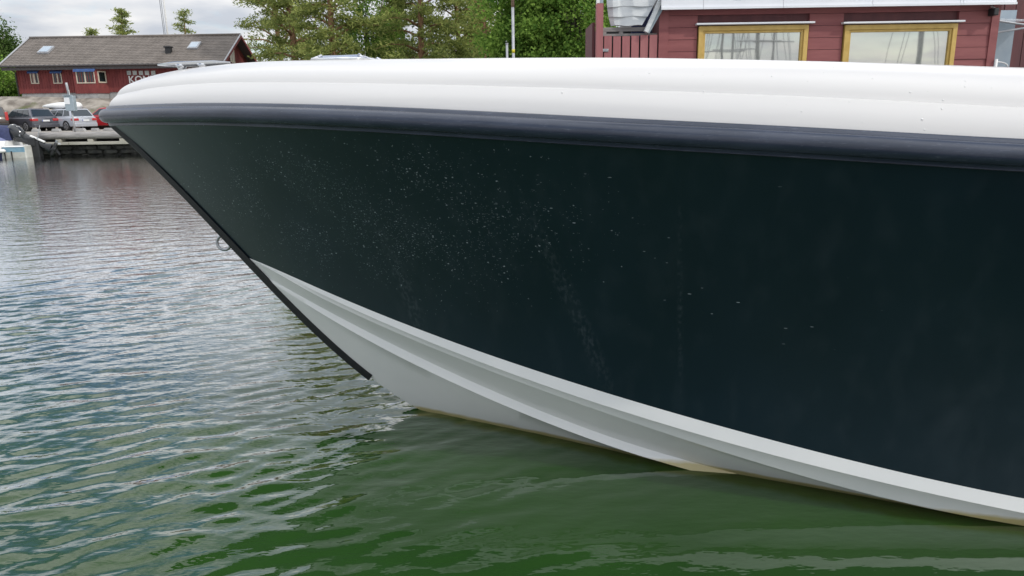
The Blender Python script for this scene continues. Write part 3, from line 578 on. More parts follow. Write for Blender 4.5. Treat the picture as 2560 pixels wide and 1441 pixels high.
# ------------------------------------------------------------------ land
PARK = 1.36; NEARQ = 1.0; QY = 47.2
def ground():
    # one sheet: parking behind the far quay, rising to the knoll the red house stands on, on to the woods and the horizon
    xs = np.concatenate([np.arange(-400, -60, 20), np.arange(-60, 40, 1.0), np.arange(40, 420, 20)]); ys = np.concatenate([np.arange(QY + 0.35, 80, 0.8), np.arange(80, 160, 5), np.arange(160, 900, 60)])
    gx, gy = np.meshgrid(xs, ys); z = np.full_like(gx, PARK)
    z = z + np.clip((gy - 66) / 40, 0, 1) * 2.2
    me_i = np.arange(gx.size).reshape(gx.shape); q = np.stack([me_i[:-1, :-1].ravel(), me_i[:-1, 1:].ravel(), me_i[1:, 1:].ravel(), me_i[1:, :-1].ravel()], -1)
    m = M['gravel']; n = m.node_tree.nodes; l = m.node_tree.links
    me = np_mesh('ground', np.stack([gx.ravel(), gy.ravel(), z.ravel()], -1), q); o = link('ground', me, None, m, True); o['kind'] = 'structure'; o['label'] = 'gravel parking ground behind the far quay'
    # rock knoll
    xs = np.arange(-62, -12, 0.45); ys = np.arange(56.2, 84, 0.45); gx, gy = np.meshgrid(xs, ys)
    def nz(x, y):
        a = np.zeros_like(x); r = np.random.default_rng(9)
        for k in range(26):
            lam = 9.0 * 0.86 ** k; an = r.random() * 6.28; a += lam * 0.05 * np.sin(2 * math.pi * (x * math.cos(an) + y * math.sin(an)) / lam + r.random() * 6.28 + 0.8 * np.sin(x / 3.1 + k))
        return a
    prof = np.clip((gy - 57.3) / 5.2, 0, 1) ** 0.75; side = np.clip((gx + 60) / 12, 0, 1) * np.clip((-14 - gx) / 8, 0, 1)
    hgt = 3.05 * prof * np.clip(side, 0, 1) ** 0.6
    z = PARK - 0.35 + hgt + nz(gx, gy) * 0.30 * np.clip(prof * 3, 0, 1) * np.clip(1.25 - prof, 0.12, 1)
    z -= 0.55 * np.exp(-((gx - (-31.0 - (gy - 60) * 0.5)) / 0.8) ** 2) * prof * (gy < 63)
    z = np.where((gy > 62.5) & (gx > -45), np.minimum(z, 3.72), z)
    i = np.arange(gx.size).reshape(gx.shape); q = np.stack([i[:-1, :-1].ravel(), i[:-1, 1:].ravel(), i[1:, 1:].ravel(), i[1:, :-1].ravel()], -1)
    m = M['rock']; n = m.node_tree.nodes; l = m.node_tree.links; p = n['Principled BSDF']; base = p.inputs['Base Color'].links[0].from_socket
    tc = n.new('ShaderNodeTexCoord'); t = n.new('ShaderNodeTexNoise'); t.inputs['Scale'].default_value = 0.33; t.inputs['Detail'].default_value = 6; l.new(tc.outputs['Object'], t.inputs['Vector'])
    sp = n.new('ShaderNodeSeparateXYZ'); l.new(tc.outputs['Object'], sp.inputs[0])
    a = n.new('ShaderNodeMath'); a.operation = 'MULTIPLY_ADD'; l.new(sp.outputs['X'], a.inputs[0]); a.inputs[1].default_value = -0.07; l.new(t.outputs['Fac'], a.inputs[2])
    rp = n.new('ShaderNodeMapRange'); rp.inputs['From Min'].default_value = 3.30; rp.inputs['From Max'].default_value = 3.50; l.new(a.outputs[0], rp.inputs[0])
    t2 = n.new('ShaderNodeMapRange'); t2.inputs['From Min'].default_value = 0.60; t2.inputs['From Max'].default_value = 0.66; l.new(t.outputs['Fac'], t2.inputs[0])
    mxm = n.new('ShaderNodeMath'); mxm.operation = 'MAXIMUM'; l.new(rp.outputs[0], mxm.inputs[0]); l.new(t2.outputs[0], mxm.inputs[1])
    mixc = n.new('ShaderNodeMix'); mixc.data_type = 'RGBA'; l.new(mxm.outputs[0], mixc.inputs['Factor']); l.new(base, mixc.inputs['A']); mixc.inputs['B'].default_value = (0.085, 0.10, 0.028, 1); l.new(mixc.outputs['Result'], p.inputs['Base Color'])
    me = np_mesh('rock_knoll', np.stack([gx.ravel(), gy.ravel(), z.ravel()], -1), q); o = link('rock_knoll', me, None, m, True); o['kind'] = 'structure'; o['label'] = 'bare grey bedrock knoll under the long red house'
    # near land on the right that carries the boathouse
    mb = MB(); mb.prism([(-1.2, 8.9), (60, 8.9), (60, QY + 1), (2.0, QY + 1), (-1.2, 20)], 2, -1.5, NEARQ); o = mb.build('near_quay', M['concrete']); o['kind'] = 'structure'; o['label'] = 'concrete quay under the red boathouse'
ground()
def far_quay():
    q = empty('far_quay', (-30, QY, 0)); q['kind'] = 'structure'; q['label'] = 'timber edged stone quay across the water'
    mb = MB(); mb.b2(-120, 2.5, QY + 0.25, QY + 4.2, PARK - 0.25, PARK - 0.008); mb.build('deck', M['grey_wood'], q)
    # dark stones of the wall under the timber edge
    r = random.Random(4); mb = MB(); mb.b2(-120, 2.5, QY + 0.45, QY + 0.8, -1.5, 0.62)
    import mathutils
    for zc_ in (-0.12, 0.16, 0.42):
        x = -52.0 + r.random()
        while x < -14:
            w = 0.5 + 0.6 * r.random(); h = 0.30; d = 0.22 + 0.12 * r.random(); ring = []
            for k in range(4):
                f = k / 3; s_ = (0.78, 1, 1, 0.74)[k]; off = (0.30, 0.06, 0.0, 0.0)[k]
            a = [(-w / 2, 0), (-w * .42, -d * .7), (-w * .2, -d), (w * .25, -d * .95), (w * .45, -d * .6), (w / 2, 0)]
            mb.grid([[(x + p_[0] * s_, QY + 0.45 + p_[1] * s_, zc_ + zz) for p_ in a] for zz, s_ in ((-h / 2, .75), (-h * .3, 1), (h * .3, 1), (h / 2, .72))]); x += w + 0.05
    st = mb.build('stone_wall', M['wet_stone'], q, smooth=False); st['kind'] = 'stuff'
    for x0, x1, rr, dz in ((-58, -47.2, .2, 0), (-47.1, -38.6, .205, -.02), (-38.5, -29.4, .2, 0.0), (-29.3, -21.5, .21, .02), (-21.4, -12, .2, 0.01)):
        mb = MB(); n_ = 12; pts = [(x0 + (x1 - x0) * k / n_, QY + 0.02 + 0.02 * math.sin(k * 1.7 + x0), PARK - 0.20 + dz + 0.008 * math.sin(k * 1.1 + x0)) for k in range(n_ + 1)]
        mb.tube(pts, [rr + 0.008 * math.sin(k * 2.3) for k in range(n_ + 1)], 12); mb.build('edge_log', M['grey_wood'], q, smooth=True)
    x = -56.0
    while x < -14:
        MB().b2(x, x + 0.32, QY - 0.14, QY + 0.4, 0.80, 0.965).build('spacer_block', M['pale_beam'], q, bevel=0.015); x += 1.98
    for x0, x1 in ((-58, -48.3), (-48.27, -39.0), (-38.97, -27.5), (-27.47, -12)):
        MB().b2(x0, x1, QY - 0.20, QY + 0.1, 0.62, 0.80).build('fender_beam', M['pale_beam'], q, bevel=0.015)
far_quay()
# low concrete wheel stops at the car park edge
for i, (px, w, lb) in enumerate([(90, .55, 'pale wheel stop under the tail of the dark grey car'), (141, .60, 'pale wheel stop left of the silver wagon wheel'), (199, .85, 'widest pale wheel stop below the silver wagon bumper'), (238, .5, 'pale wheel stop beside the red car wheel'), (277, 1.0, 'pale stone block at the quay edge by the boat bow')]):
    P = aty(px, 324, QY + 3.6)
    mb = MB(); mb.prism([(-w / 2, 0), (w / 2, 0), (w * .36, .2), (-w * .36, .2)], 1, -0.16, 0.16)
    o = mb.build('wheel_stop', M['concrete'], bevel=0.03); o.location = (P[0], QY + 3.6, PARK - 0.008); tag(o, lb, 'wheel stop', 'wheel stops along the car park edge')

# ------------------------------------------------------------------ long red house
def red_house():
    Y0 = 64.0; XL = aty(47, 205, Y0)[0]; XR = aty(548, 165, Y0)[0]; ZB = 3.72; ZW = 4.25; ZE = 6.42; DEP = 7.4; YR = Y0 + DEP / 2
    ZR = aty(340, 96.5, YR)[2]; OH = 0.95; zE = aty(200, 162.5, Y0 - OH)[2]; sl_ = (ZR + .12 - zE) / (YR - Y0 + OH); ZE = zE + sl_ * OH - 0.18
    h = empty('red_house', (XL, Y0, ZB), label='long low red wooden house with brown tiled roof on the rock across the water', cat='house')
    mb = MB(); mb.b2(XL + .05, XR - .05, Y0 + .06, Y0 + DEP - .06, ZB - 1.2, ZW + .02); mb.build('foundation', M['concrete'], h)
    mb = MB(); mb.prism([(Y0, ZW), (Y0 + DEP, ZW), (Y0 + DEP, ZE), (YR, ZR - .12), (Y0, ZE)], 0, XL, XR); mb.build('wall', M['red_wall'], h)
    # cover battens of the board cladding
    mb = MB()
    for x in np.arange(XL + .1, XR, 0.22): mb.b2(x - .025, x + .025, Y0 - .028, Y0 + .01, ZW - .03, ZE)
    for y in np.arange(Y0 + .1, Y0 + DEP, 0.22): mb.b2(XR - .01, XR + .028, y - .025, y + .025, ZW - .03, ZE + (ZR - .25 - ZE) * (1 - abs(y - YR) / (DEP / 2)))
    b = mb.build('cladding_battens', M['red_wall'], h); b['kind'] = 'stuff'
    for x in (XL, XR): MB().b2(x - .07, x + .07, Y0 - .05, Y0 + .06, ZW - .04, ZE).build('corner_board', M['red_wall'], h)
    # roof: stepped tile courses
    XA, XB = XL - 0.80, XR + 0.75; yE = Y0 - OH; ncol = 92; nrow = 17
    roof = None
    for side in (0, 1):
        mb = MB(); rows = []
        for k in range(nrow):
            for f, lift in ((k / nrow, 0.035), ((k + 1.02) / nrow, 0.0)):
                y = yE + (YR - yE) * f; z = zE + (ZR + .12 - zE) * f + lift; y = y if side == 0 else 2 * YR - y
                rows.append([(XA + (XB - XA) * c / (ncol * 2), y, z + (0.018 if c % 4 in (1, 2) else 0.0)) for c in range(ncol * 2 + 1)])
        mb.grid(rows if side == 0 else rows[::-1])
        o = mb.build('roof_tiles', M['roof'], h, recalc=False); o['kind'] = 'stuff'
        if side == 0: roof = o
    mb = MB(); mb.prism([(yE, zE - .12), (YR, ZR - .02), (2 * YR - yE, zE - .12), (2 * YR - yE, zE - .02), (YR, ZR + .10), (yE, zE - .02)], 0, XA + .03, XB - .03); mb.build('roof_boarding', M['dark_trim'], h)
    mb = MB(); mb.tube([(XA, YR, ZR + .17), (XB, YR, ZR + .17)], 0.12, 8); mb.build('ridge_tiles', M['roof'], h, smooth=True)
    for s_ in (-1, 1):
        ya, yb = (yE, YR) if s_ < 0 else (2 * YR - yE, YR)
        for x, nm, mt in ((XB, 'barge_board', M['red_wall']), (XA - .05, 'barge_board', M['white_paint'])):
            MB().add([(x, ya, zE - .22), (x, yb, ZR - .08), (x, yb, ZR + .16), (x, ya, zE + .03), (x + .05, ya, zE - .22), (x + .05, yb, ZR - .08), (x + .05, yb, ZR + .16), (x + .05, ya, zE + .03)], [(0, 1, 2, 3), (7, 6, 5, 4), (0, 4, 5, 1), (1, 5, 6, 2), (2, 6, 7, 3), (3, 7, 4, 0)]).build(nm, mt, h)
    [MB().tube([(x, yE, zE + .08), (x, YR, ZR + .22)], 0.06, 6).build('verge_flashing', M['galv'], h) for x in (XB + .02, XA)]
    mb = MB(); mb.tube([(XA, yE - .06, zE - .05), (XB, yE - .06, zE - .05)], 0.075, 8); mb.build('gutter', M['dark_trim'], h, smooth=True)
    MB().b2(XA + .1, XB - .1, yE + .06, yE + .16, zE - .36, zE - .13).build('fascia', M['dark_trim'], h)
    mb = MB(); mb.tube([(XL - .12, yE, zE - .1), (XL - .1, Y0 - .1, zE - .5), (XL - .1, Y0 - .1, ZB)], 0.06, 8); mb.build('downpipe', M['dark_trim'], h, smooth=True)
    # windows; each with frame, panes, mullion and a rolled blue awning
    def win(px0, px1, py0, py1, y, mull=None, curtain=False, awn=True):
        a = aty(px0, py0, y); b = aty(px1, py1, y); x0, x1, z1, z0 = a[0], b[0], a[2], b[2]; t = 0.075
        w = MB().b2(x0 + t, x1 - t, y - .015, y + .005, z0 + t, z1 - t).build('window', M['dark_glass'], h)
        mb = MB(); mb.b2(x0, x1, y - .05, y + .02, z0, z0 + t); mb.b2(x0, x1, y - .05, y + .02, z1 - t, z1); mb.b2(x0, x0 + t, y - .047, y + .02, z0, z1); mb.b2(x1 - t, x1, y - .047, y + .02, z0, z1)
        if mull: mb.b2(x0 + (x1 - x0) * mull - .055, x0 + (x1 - x0) * mull + .055, y - .045, y + .02, z0, z1)
        mb.build('frame', M['cream'], w)
        if curtain: MB().b2(x0 + t + .05, x0 + (x1 - x0) * .55, y - .022, y - .012, z0 + t, z1 - t).build('curtain', pm('beige_curtain', (.36, .32, .26), (.46, .42, .36), 8, stretch=(4, 1, .2), rough=.9), w)
        if awn:
            mb = MB(); mb.prism([(y - .02, z1 + .12), (y - .22, z1 + .0), (y - .22, z1 - .14), (y - .02, z1 + .02)], 0, x0 - .1, x1 + .1); mb.build('awning', M['blue_cloth'], w)
        return w
    win(74, 99, 180, 210, Y0, .5, True); win(130, 157.5, 180, 209.5, Y0, .52)
    # projecting bay
    YB = Y0 - 0.85; bx0 = aty(184, 200, YB)[0]; bx1 = aty(241, 200, YB)[0]; bx2 = aty(254, 200, Y0)[0]; bxl = bx0 - 0.1
    mb = MB(); mb.prism([(bxl, Y0), (bx0, YB), (bx1, YB), (bx2 + .55, Y0)], 2, ZW - .1, ZE - .35); mb.build('bay', M['red_wall'], h)
    mb = MB(); mb.prism([(bxl + .05, Y0), (bx0 + .05, YB + .06), (bx1 - .04, YB + .06), (bx2 + .45, Y0)], 2, ZB - 1.2, ZW - .1); mb.build('bay_foundation', M['concrete'], h)
    mb = MB()
    for x in np.arange(bx0 + .06, bx1, .22): mb.b2(x - .025, x + .025, YB - .026, YB + .01, ZW - .12, ZE - .36)
    b = mb.build('bay_battens', M['red_wall'], h); b['kind'] = 'stuff'
    win(188.5, 240, 176, 208.5, YB, .47); 
    # narrow window on the slanted right side of the bay
    A = Vector((bx1, YB, 0)); B = Vector((bx2 + .55, Y0, 0)); dv = (B - A); nv = Vector((dv.y, -dv.x, 0)).normalized()
    def bq(f0, f1, z0, z1, o_): return [A + dv * f0 + nv * o_ + Vector((0, 0, z0)), A + dv * f1 + nv * o_ + Vector((0, 0, z0)), A + dv * f1 + nv * o_ + Vector((0, 0, z1)), A + dv * f0 + nv * o_ + Vector((0, 0, z1))]
    zt, zb = aty(250, 178, Y0 - .4)[2], aty(250, 208, Y0 - .4)[2]
    w = MB().plate(*bq(.2, .78, zb + .1, zt - .1, .03), .02).build('window', M['dark_glass'], h); mb = MB()
    for q in (bq(.14, .24, zb, zt, .05), bq(.74, .84, zb, zt, .05), bq(.14, .84, zb, zb + .1, .053), bq(.14, .84, zt - .1, zt, .053)): mb.plate(*q, .06)
    mb.build('frame', M['cream'], w)
    # gable window
    gy, gz = Y0 + 3.1, aty(590, 136, Y0 + 3)[2]; w = MB().b2(XR + .03, XR + .05, gy - .5, gy + .5, gz - .62, gz + .45).build('window', pm('curtained_pane', (.55, .5, .42), None, rough=.3), h); mb = MB()
    for a in (-.5, 0, .5): mb.b2(XR + .03, XR + .07, gy + a - .06, gy + a + .06, gz - .67, gz + .5)
    mb.b2(XR + .03, XR + .073, gy - .56, gy + .56, gz + .42, gz + .52); mb.b2(XR + .03, XR + .073, gy - .56, gy + .56, gz - .7, gz - .6); mb.build('frame', M['cream'], w)
    # skylights and vent on the near roof slope
    def on_roof(px, py, lift=0.06):
        d = ray(px, py); nrm = np.array([0, -(ZR + .12 - zE), (YR - yE)]); p0 = np.array([0, yE, zE + .08]); t = (nrm @ (p0 - _C)) / (nrm @ d); return _C + d * t
    for c in ((115, 126, .46), (486, 115, .42)):
        P = Vector(on_roof(c[0], c[1])); ud = Vector((0, YR - yE, ZR + .12 - zE)).normalized(); nn = Vector((0, -ud.z, ud.y)); xd = Vector((1, 0, 0)); a = c[2]
        def fr(s_, o_): return [P - xd * a * s_ - ud * .62 * s_ + nn * o_, P + xd * a * s_ - ud * .62 * s_ + nn * o_, P + xd * a * s_ + ud * .62 * s_ + nn * o_, P - xd * a * s_ + ud * .62 * s_ + nn * o_]
        w = MB().plate(*fr(1.0, .10), .16).build('skylight', M['galv'], h); MB().plate(*fr(.78, .125), .02).build('pane', pm('skylight_glass', (.22, .30, .38), None, rough=.05, spec=1.0), w)
    P = Vector(on_roof(422, 130)); mb = MB(); mb.b2(P.x - .22, P.x + .22, P.y - .2, P.y + .2, P.z - .3, P.z + .32); mb.b2(P.x - .30, P.x + .30, P.y - .28, P.y + .28, P.z + .32, P.z + .44); mb.build('roof_vent', M['black_plastic'], h, bevel=.02)
    # row of small pale panels and the white letters under it
    for px in (323, 337.5, 353, 368, 384):
        a = aty(px - 5.8, 177.5, Y0); b = aty(px + 5.8, 188, Y0); w = MB().b2(a[0], b[0], Y0 - .06, Y0 - .01, b[2], a[2]).build('small_pane', pm('pale_pane', (.30, .34, .33), (.52, .54, .52), 1.3, rough=.2), h)
    cu = bpy.data.curves.new('letters', 'FONT'); cu.body = 'KONT'; cu.size = 0.80; cu.extrude = 0.02; cu.offset = 0.012; cu.space_character = 1.02
    o = bpy.data.objects.new('sign_letters', cu); COL.objects.link(o)
    dg = bpy.context.evaluated_depsgraph_get(); me = bpy.data.meshes.new_from_object(o.evaluated_get(dg)); bpy.data.objects.remove(o)
    a = aty(323, 208, Y0)
    o = link('sign_letters', me, h, M['white_paint']); o.rotation_euler = (R(90), 0, 0); o.location = (a[0] - XL, -0.06, a[2] - ZB); o['label'] = 'white capital letters on the red wall'
red_house()

# ------------------------------------------------------------------ boathouse on the right
def boathouse():
    Y = 10.0; r = random.Random(3)
    X0 = aty(1650, 100, Y)[0]; X1 = aty(2489, 100, Y)[0]; ZT = 3.60
    h = empty('boathouse', (X0, Y, NEARQ), label='dark red boathouse with two yellow framed windows behind the boat', cat='building')
    MB().b2(X0, X1, Y + .03, Y + 4.5, NEARQ, ZT).build('wall', M['red_dark'], h)
    wins = []
    for a, b in ((1744, 2016), (2106, 2385)):
        xa = aty(a, 110, Y)[0]; xb = aty(b, 110, Y)[0]; zt = aty((a + b) / 2, 65 if a < 2000 else 62, Y)[2]; wins.append((xa, xb, 2.18, zt))
    z = NEARQ + .02; bh = 0.147; k = 0
    ztop = ZT
    while z < ztop - .02:
        z1 = min(z + bh, ztop); cuts = [X0 + .11]
        segs = []
        blocked = [(w[0] - .015, w[1] + .015) for w in wins if z1 > w[2] + .02 and z < w[3] + .03]
        cur = X0 + .10
        for a, b in blocked: segs.append((cur, a)); cur = b
        segs.append((cur, X1 - .10))
        for a, b in segs:
            o1 = r.uniform(-.003, .003); mb = MB(); mb.prism([(Y - .016 + o1, z + .003), (Y + .032, z + .003), (Y + .032, z1 - .001), (Y - .011 + o1, z1 - .001)], 0, a, b); mb.build('board', M['red_board'], h)
        z = z1
    MB().b2(X0 - .02, X0 + .10, Y - .026, Y + .03, NEARQ, ZT).build('corner_board', M['red_board'], h)
    MB().b2(X1 - .10, X1, Y - .030, Y + .03, NEARQ, ZT).build('corner_board', M['red_board'], h)
    for i, (xa, xb, za, zb) in enumerate(wins):
        w = MB().b2(xa + .09, xb - .09, Y - .004, Y + .004, za + .09, zb - .085).build('window', M['pane'], h)
        mb = MB(); t = .058
        for (p0, p1, q0, q1, yy) in ((xa, xa + t, za, zb, -.046), (xb - t, xb, za, zb, -.046), (xa + .001, xb - .001, zb - t, zb, -.044), (xa + .001, xb - .001, za, za + t, -.044)): mb.b2(p0, p1, Y + yy, Y + .02, q0, q1)
        t2 = t + .03
        for (p0, p1, q0, q1) in ((xa + t, xa + t2, za + t, zb - t), (xb - t2, xb - t, za + t, zb - t), (xa + t2, xb - t2, zb - t2, zb - t), (xa + t2, xb - t2, za + t, za + t2)): mb.b2(p0, p1, Y - .028, Y + .018, q0, q1)
        mb.build('frame', M['ochre'], w, bevel=.004)
        fl = MB().b2(xa - .045, xb + .055, Y - .10, Y + .0, zb + .012, zb + .034).build('drip_cap', M['white_metal'], w, bevel=.004)
    # balcony edge: sheet metal fascia in lengths, drip edge, deck boards and post feet
    zf0, zf1 = ZT - .02, ZT + .20; xs = [X0 - .03, X0 + .50, X0 + 1.5, X0 + 2.62, X0 + 3.72, aty(2412, 10, Y - .2)[0], X1 + .10]
    for a, b in zip(xs[:-1], xs[1:]):
        mb = MB(); mb.b2(a + .002, b - .002, Y - .165, Y - .155, zf0 + .02, zf1); mb.b2(a + .002, b - .002, Y - .185, Y - .150, zf0 - .006, zf0 + .0215); mb.build('fascia_sheet', M['white_metal'], h)
    MB().b2(X0, X1 + .08, Y - .15, Y + 4.5, ZT + .002, ZT + .16).build('balcony_floor', M['grey_wood'], h)
    for k in range(3): MB().b2(X0 + .10, X1 + .05, Y - .13 + k * .003, Y - .10 + k * .003, ZT + .21 + k * .13, ZT + .325 + k * .13).build('rail_board', M['grey_wood'], h)
    for px in (1648, 1858, 2070, 2292, 2490):
        x = aty(px, 2, Y - .18)[0]; MB().b2(x - .05, x + .05, Y - .215, Y - .168, zf1 - .055, ZT + 1.25).build('railing_post', M['white_paint'], h, bevel=.006)
    # small black camera under the eaves by the corner
    x = aty(2474, 20, Y)[0]; c = MB(); c.b2(x - .03, x + .03, Y - .16, Y - .025, ZT - .15, ZT - .06); o = c.build('security_camera', M['black_plastic'], h, bevel=.01); MB().tube([(x + .01, Y - .02, ZT - .03), (x, Y - .1, ZT - .06)], .012, 6).build('bracket', M['white_paint'], o)
    # side door leaf and little canopy round the corner
    xa, xb = aty(2482, 100, Y + .5)[0], aty(2528, 100, Y + .5)[0]
    d = MB().b2(xa + .03, xb, Y + .46, Y + .50, NEARQ + .95, aty(2510, 27, Y + .5)[2]).build('side_shutter', pm('pale_blue_shutter', (.25, .31, .37), (.32, .38, .43), 4, rough=.5), h); d['label'] = 'pale blue grey shutter beside the corner'
    z0 = aty(2500, 52, Y + .2)[2]; mb = MB(); xc = X1 + .04
    mb.plate((xc, Y + .05, z0 - .02), (xc + .62, Y - .12, z0 - .03), (xc + .62, Y + .55, z0 + .05), (xc, Y + .6, z0 + .1), .012); cp = mb.build('canopy', M['awning'], h)
    mb = MB(); mb.tube([(xc, Y + .05, z0 - .02), (xc + .40, Y - .06, z0 - .10), (xc + .62, Y - .12, z0 - .03)], .014, 6); mb.tube([(xc, Y + .05, z0 + .10), (xc, Y + .05, z0 - .16), (xc + .4, Y - .06, z0 - .10)], .014, 6); mb.build('canopy_frame', M['galv'], cp)
    xp = aty(2484, 158, Y)[0]; mb = MB(); mb.tube([(xp, Y - .05, NEARQ), (xp, Y - .05, aty(2484, 149, Y)[2])], .018, 8); mb.build('downpipe', M['white_paint'], h, smooth=True)
    p0 = Vector(aty(2488, 155, Y + .1)); mb = MB(); mb.tube([p0 + Vector((.17 * math.sin(a), 0, .06 * math.cos(a) - .06)) for a in np.linspace(0, 1.7, 8)], .008, 6); mb.build('hose', M['white_paint'], h, smooth=True)
    # darker wing further right with upright boards
    g = empty('boathouse_wing', (X1 + .2, Y + 1.3, NEARQ), label='dark red wing with upright boards at the right edge', cat='building')
    xw = aty(2470, 100, Y + 1.3)[0]
    MB().b2(xw, xw + 6, Y + 1.33, Y + 5, NEARQ, 6.2).build('wall', M['red_dark'], g)
    for k in range(36):
        x = xw + .02 + k * .165; MB().b2(x, x + .155, Y + 1.30 + r.uniform(-.003, .003), Y + 1.335, NEARQ, 6.2).build('board', M['red_dark'], g)
    # planked gate to the left with its tall post
    gx0 = aty(1508, 110, Y)[0]; gx1 = X0 - .03; zt = aty(1580, 89, Y)[2]
    g = empty('plank_gate', (gx0, Y, NEARQ), label='red gate of upright planks between tall post and boathouse', cat='gate')
    n_ = 6; w = (gx1 - gx0) / n_
    for k in range(n_): MB().b2(gx0 + k * w + .010, gx0 + (k + 1) * w - .010, Y - .02 + r.uniform(-.003, .003), Y + .005, NEARQ, zt - .004 + r.uniform(-.006, .006)).build('plank', M['red_plank'], g)
    [MB().b2(gx0, gx1, Y + .008, Y + .05, zz, zz + .1).build('cross_rail', M['red_plank'], g) for zz in (zt - .62, NEARQ + .3)]
    xl = aty(1505, 127, Y)[0]; MB().b2(xl - .07, xl + .08, Y - .032, Y - .02, aty(1505, 131, Y)[2], aty(1505, 123, Y)[2]).build('latch', M['dull_steel'], g, bevel=.008)
    p = empty('gate_post', (gx0 - .06, Y, NEARQ), label='tall red timber post at the left end of the plank gate', cat='post')
    MB().b2(gx0 - .095, gx0 - .008, Y - .05, Y + .06, NEARQ, aty(1500, 10, Y)[2]).build('shaft', M['red_plank'], p, bevel=.004)
    MB().b2(gx0 - .09, gx0 - .055, Y - .052, Y + .062, aty(1500, 10, Y)[2] + .002, aty(1500, -40, Y)[2]).build('cap_white', M['white_paint'], p); MB().b2(gx0 - .052, gx0 - .012, Y - .05, Y + .06, aty(1500, 10, Y)[2] + .002, aty(1500, -40, Y)[2]).build('cap_grey', M['box_grey'], p)
    # shed behind the gate, its dark opening with grey frame
    s_ = empty('lean_to_shed', (gx0, Y + .9, NEARQ), label='dark open shed with grey frame behind the gate', cat='shed')
    zo = aty(1570, 66, Y)[2]
    MB().b2(gx0 - .10, gx1 + .02, Y + .9, Y + .94, NEARQ, zo + .03).build('shade_backing', M['black_plastic'], s_)  # black sheet painted as the shade inside the shed opening
    MB().b2(gx0 - .135, gx0 - .10, Y + .08, Y + .95, NEARQ, zo + .06).build('side_wall', M['red_dark'], s_)
    MB().b2(gx0, gx1, Y + .07, Y + .12, zt + .002, zt + .03).build('sill_beam', M['grey_wood'], s_); MB().b2(gx0, gx1 - .15, Y + .07, Y + .12, zo - .055, zo - .005).build('lintel', M['grey_wood'], s_)
    for px in (1512, 1554): x = aty(px, 80, Y)[0]; MB().b2(x - .02, x + .03, Y + .072, Y + .118, zt + .03, zo - .055).build('stud', M['grey_wood'], s_)
    MB().b2(gx1 - .26, gx1 + .02, Y + .5, Y + .54, zt, zo + .6).build('dark_panel', M['navy_cloth'], s_)
    # white lapped boarding above it with a slanted trim board
    c = empty('lapped_gable', (gx0, Y + .05, zo), label='white lapped boarding with slanted trim above the gate', cat='gable')
    zc_ = zo; k = 0
    xr0, zr0 = aty(1607, 64, Y)[0], zo; xr1 = aty(1646, -2, Y)[0]; zr1 = aty(1646, -2, Y)[2]
    for k in range(6):
        z0, z1 = zo + k * .122 + (.012 if k == 0 else 0), zo + (k + 1) * .122 + .012; f = (z0 - zr0) / (zr1 - zr0); xr = xr0 + (xr1 - xr0) * f - .01; f2 = (z1 - zr0) / (zr1 - zr0); xr2 = xr0 + (xr1 - xr0) * f2 - .01
        xl = aty(1528 - 4.5 * k ** .8, 60, Y)[0] if k else aty(1530, 60, Y)[0]; xl2 = aty(1528 - 4.5 * (k + 1) ** .8, 60, Y)[0]
        yb, yt = Y + .030, Y + .048
        rows = []
        nn_ = 10; jit = lambda f: .006 * math.sin(f * 9 + k * 2.1)
        rows = [[(xl + (xr - xl) * f, yb + (.05 * (1 - f * 5) ** 2 if f < .2 else 0) + jit(f), z0 + jit(f)) for f in np.linspace(0, 1, nn_)], [(xl2 + (xr2 - xl2) * f, yt + (.05 * (1 - f * 5) ** 2 if f < .2 else 0) + jit(f), z1) for f in np.linspace(0, 1, nn_)],
                [(xl2 + (xr2 - xl2) * f, yt + .07, z1) for f in np.linspace(0, 1, nn_)], [(xl + (xr - xl) * f, yb + .09, z0 + jit(f)) for f in np.linspace(0, 1, nn_)]]
        mb = MB(); m_ = nn_; mb.grid(rows + [rows[0]]); mb.f.append((0, m_, 2 * m_, 3 * m_)); mb.f.append((4 * m_ - 1, 3 * m_ - 1, 2 * m_ - 1, m_ - 1)); mb.build('lapped_board', M['white_lap'], c, recalc=True)
    a = Vector((xr0 + .01, Y, zr0 - .07)); b = Vector((xr1, Y, zr1)); d_ = (b - a).normalized(); sd = Vector((d_.z, 0, -d_.x))
    MB().plate(a, a + sd * .05, b + sd * .05, b, -.09).build('slanted_trim', M['white_lap'], c); 
    MB().plate(a + sd * .054 + Vector((0, .01, 0)), a + sd * .07 + Vector((0, .01, 0)), b + sd * .11 + Vector((0, .01, 0)), b + sd * .054 + Vector((0, .01, 0)), -.08).build('slanted_rafter', M['box_grey'], c)
M['white_lap'] = pm('old_white_lapped_paint', (0.50, 0.53, 0.55), (0.66, 0.68, 0.68), 4, stretch=(0.6, 1, 2), rough=0.5)
boathouse()

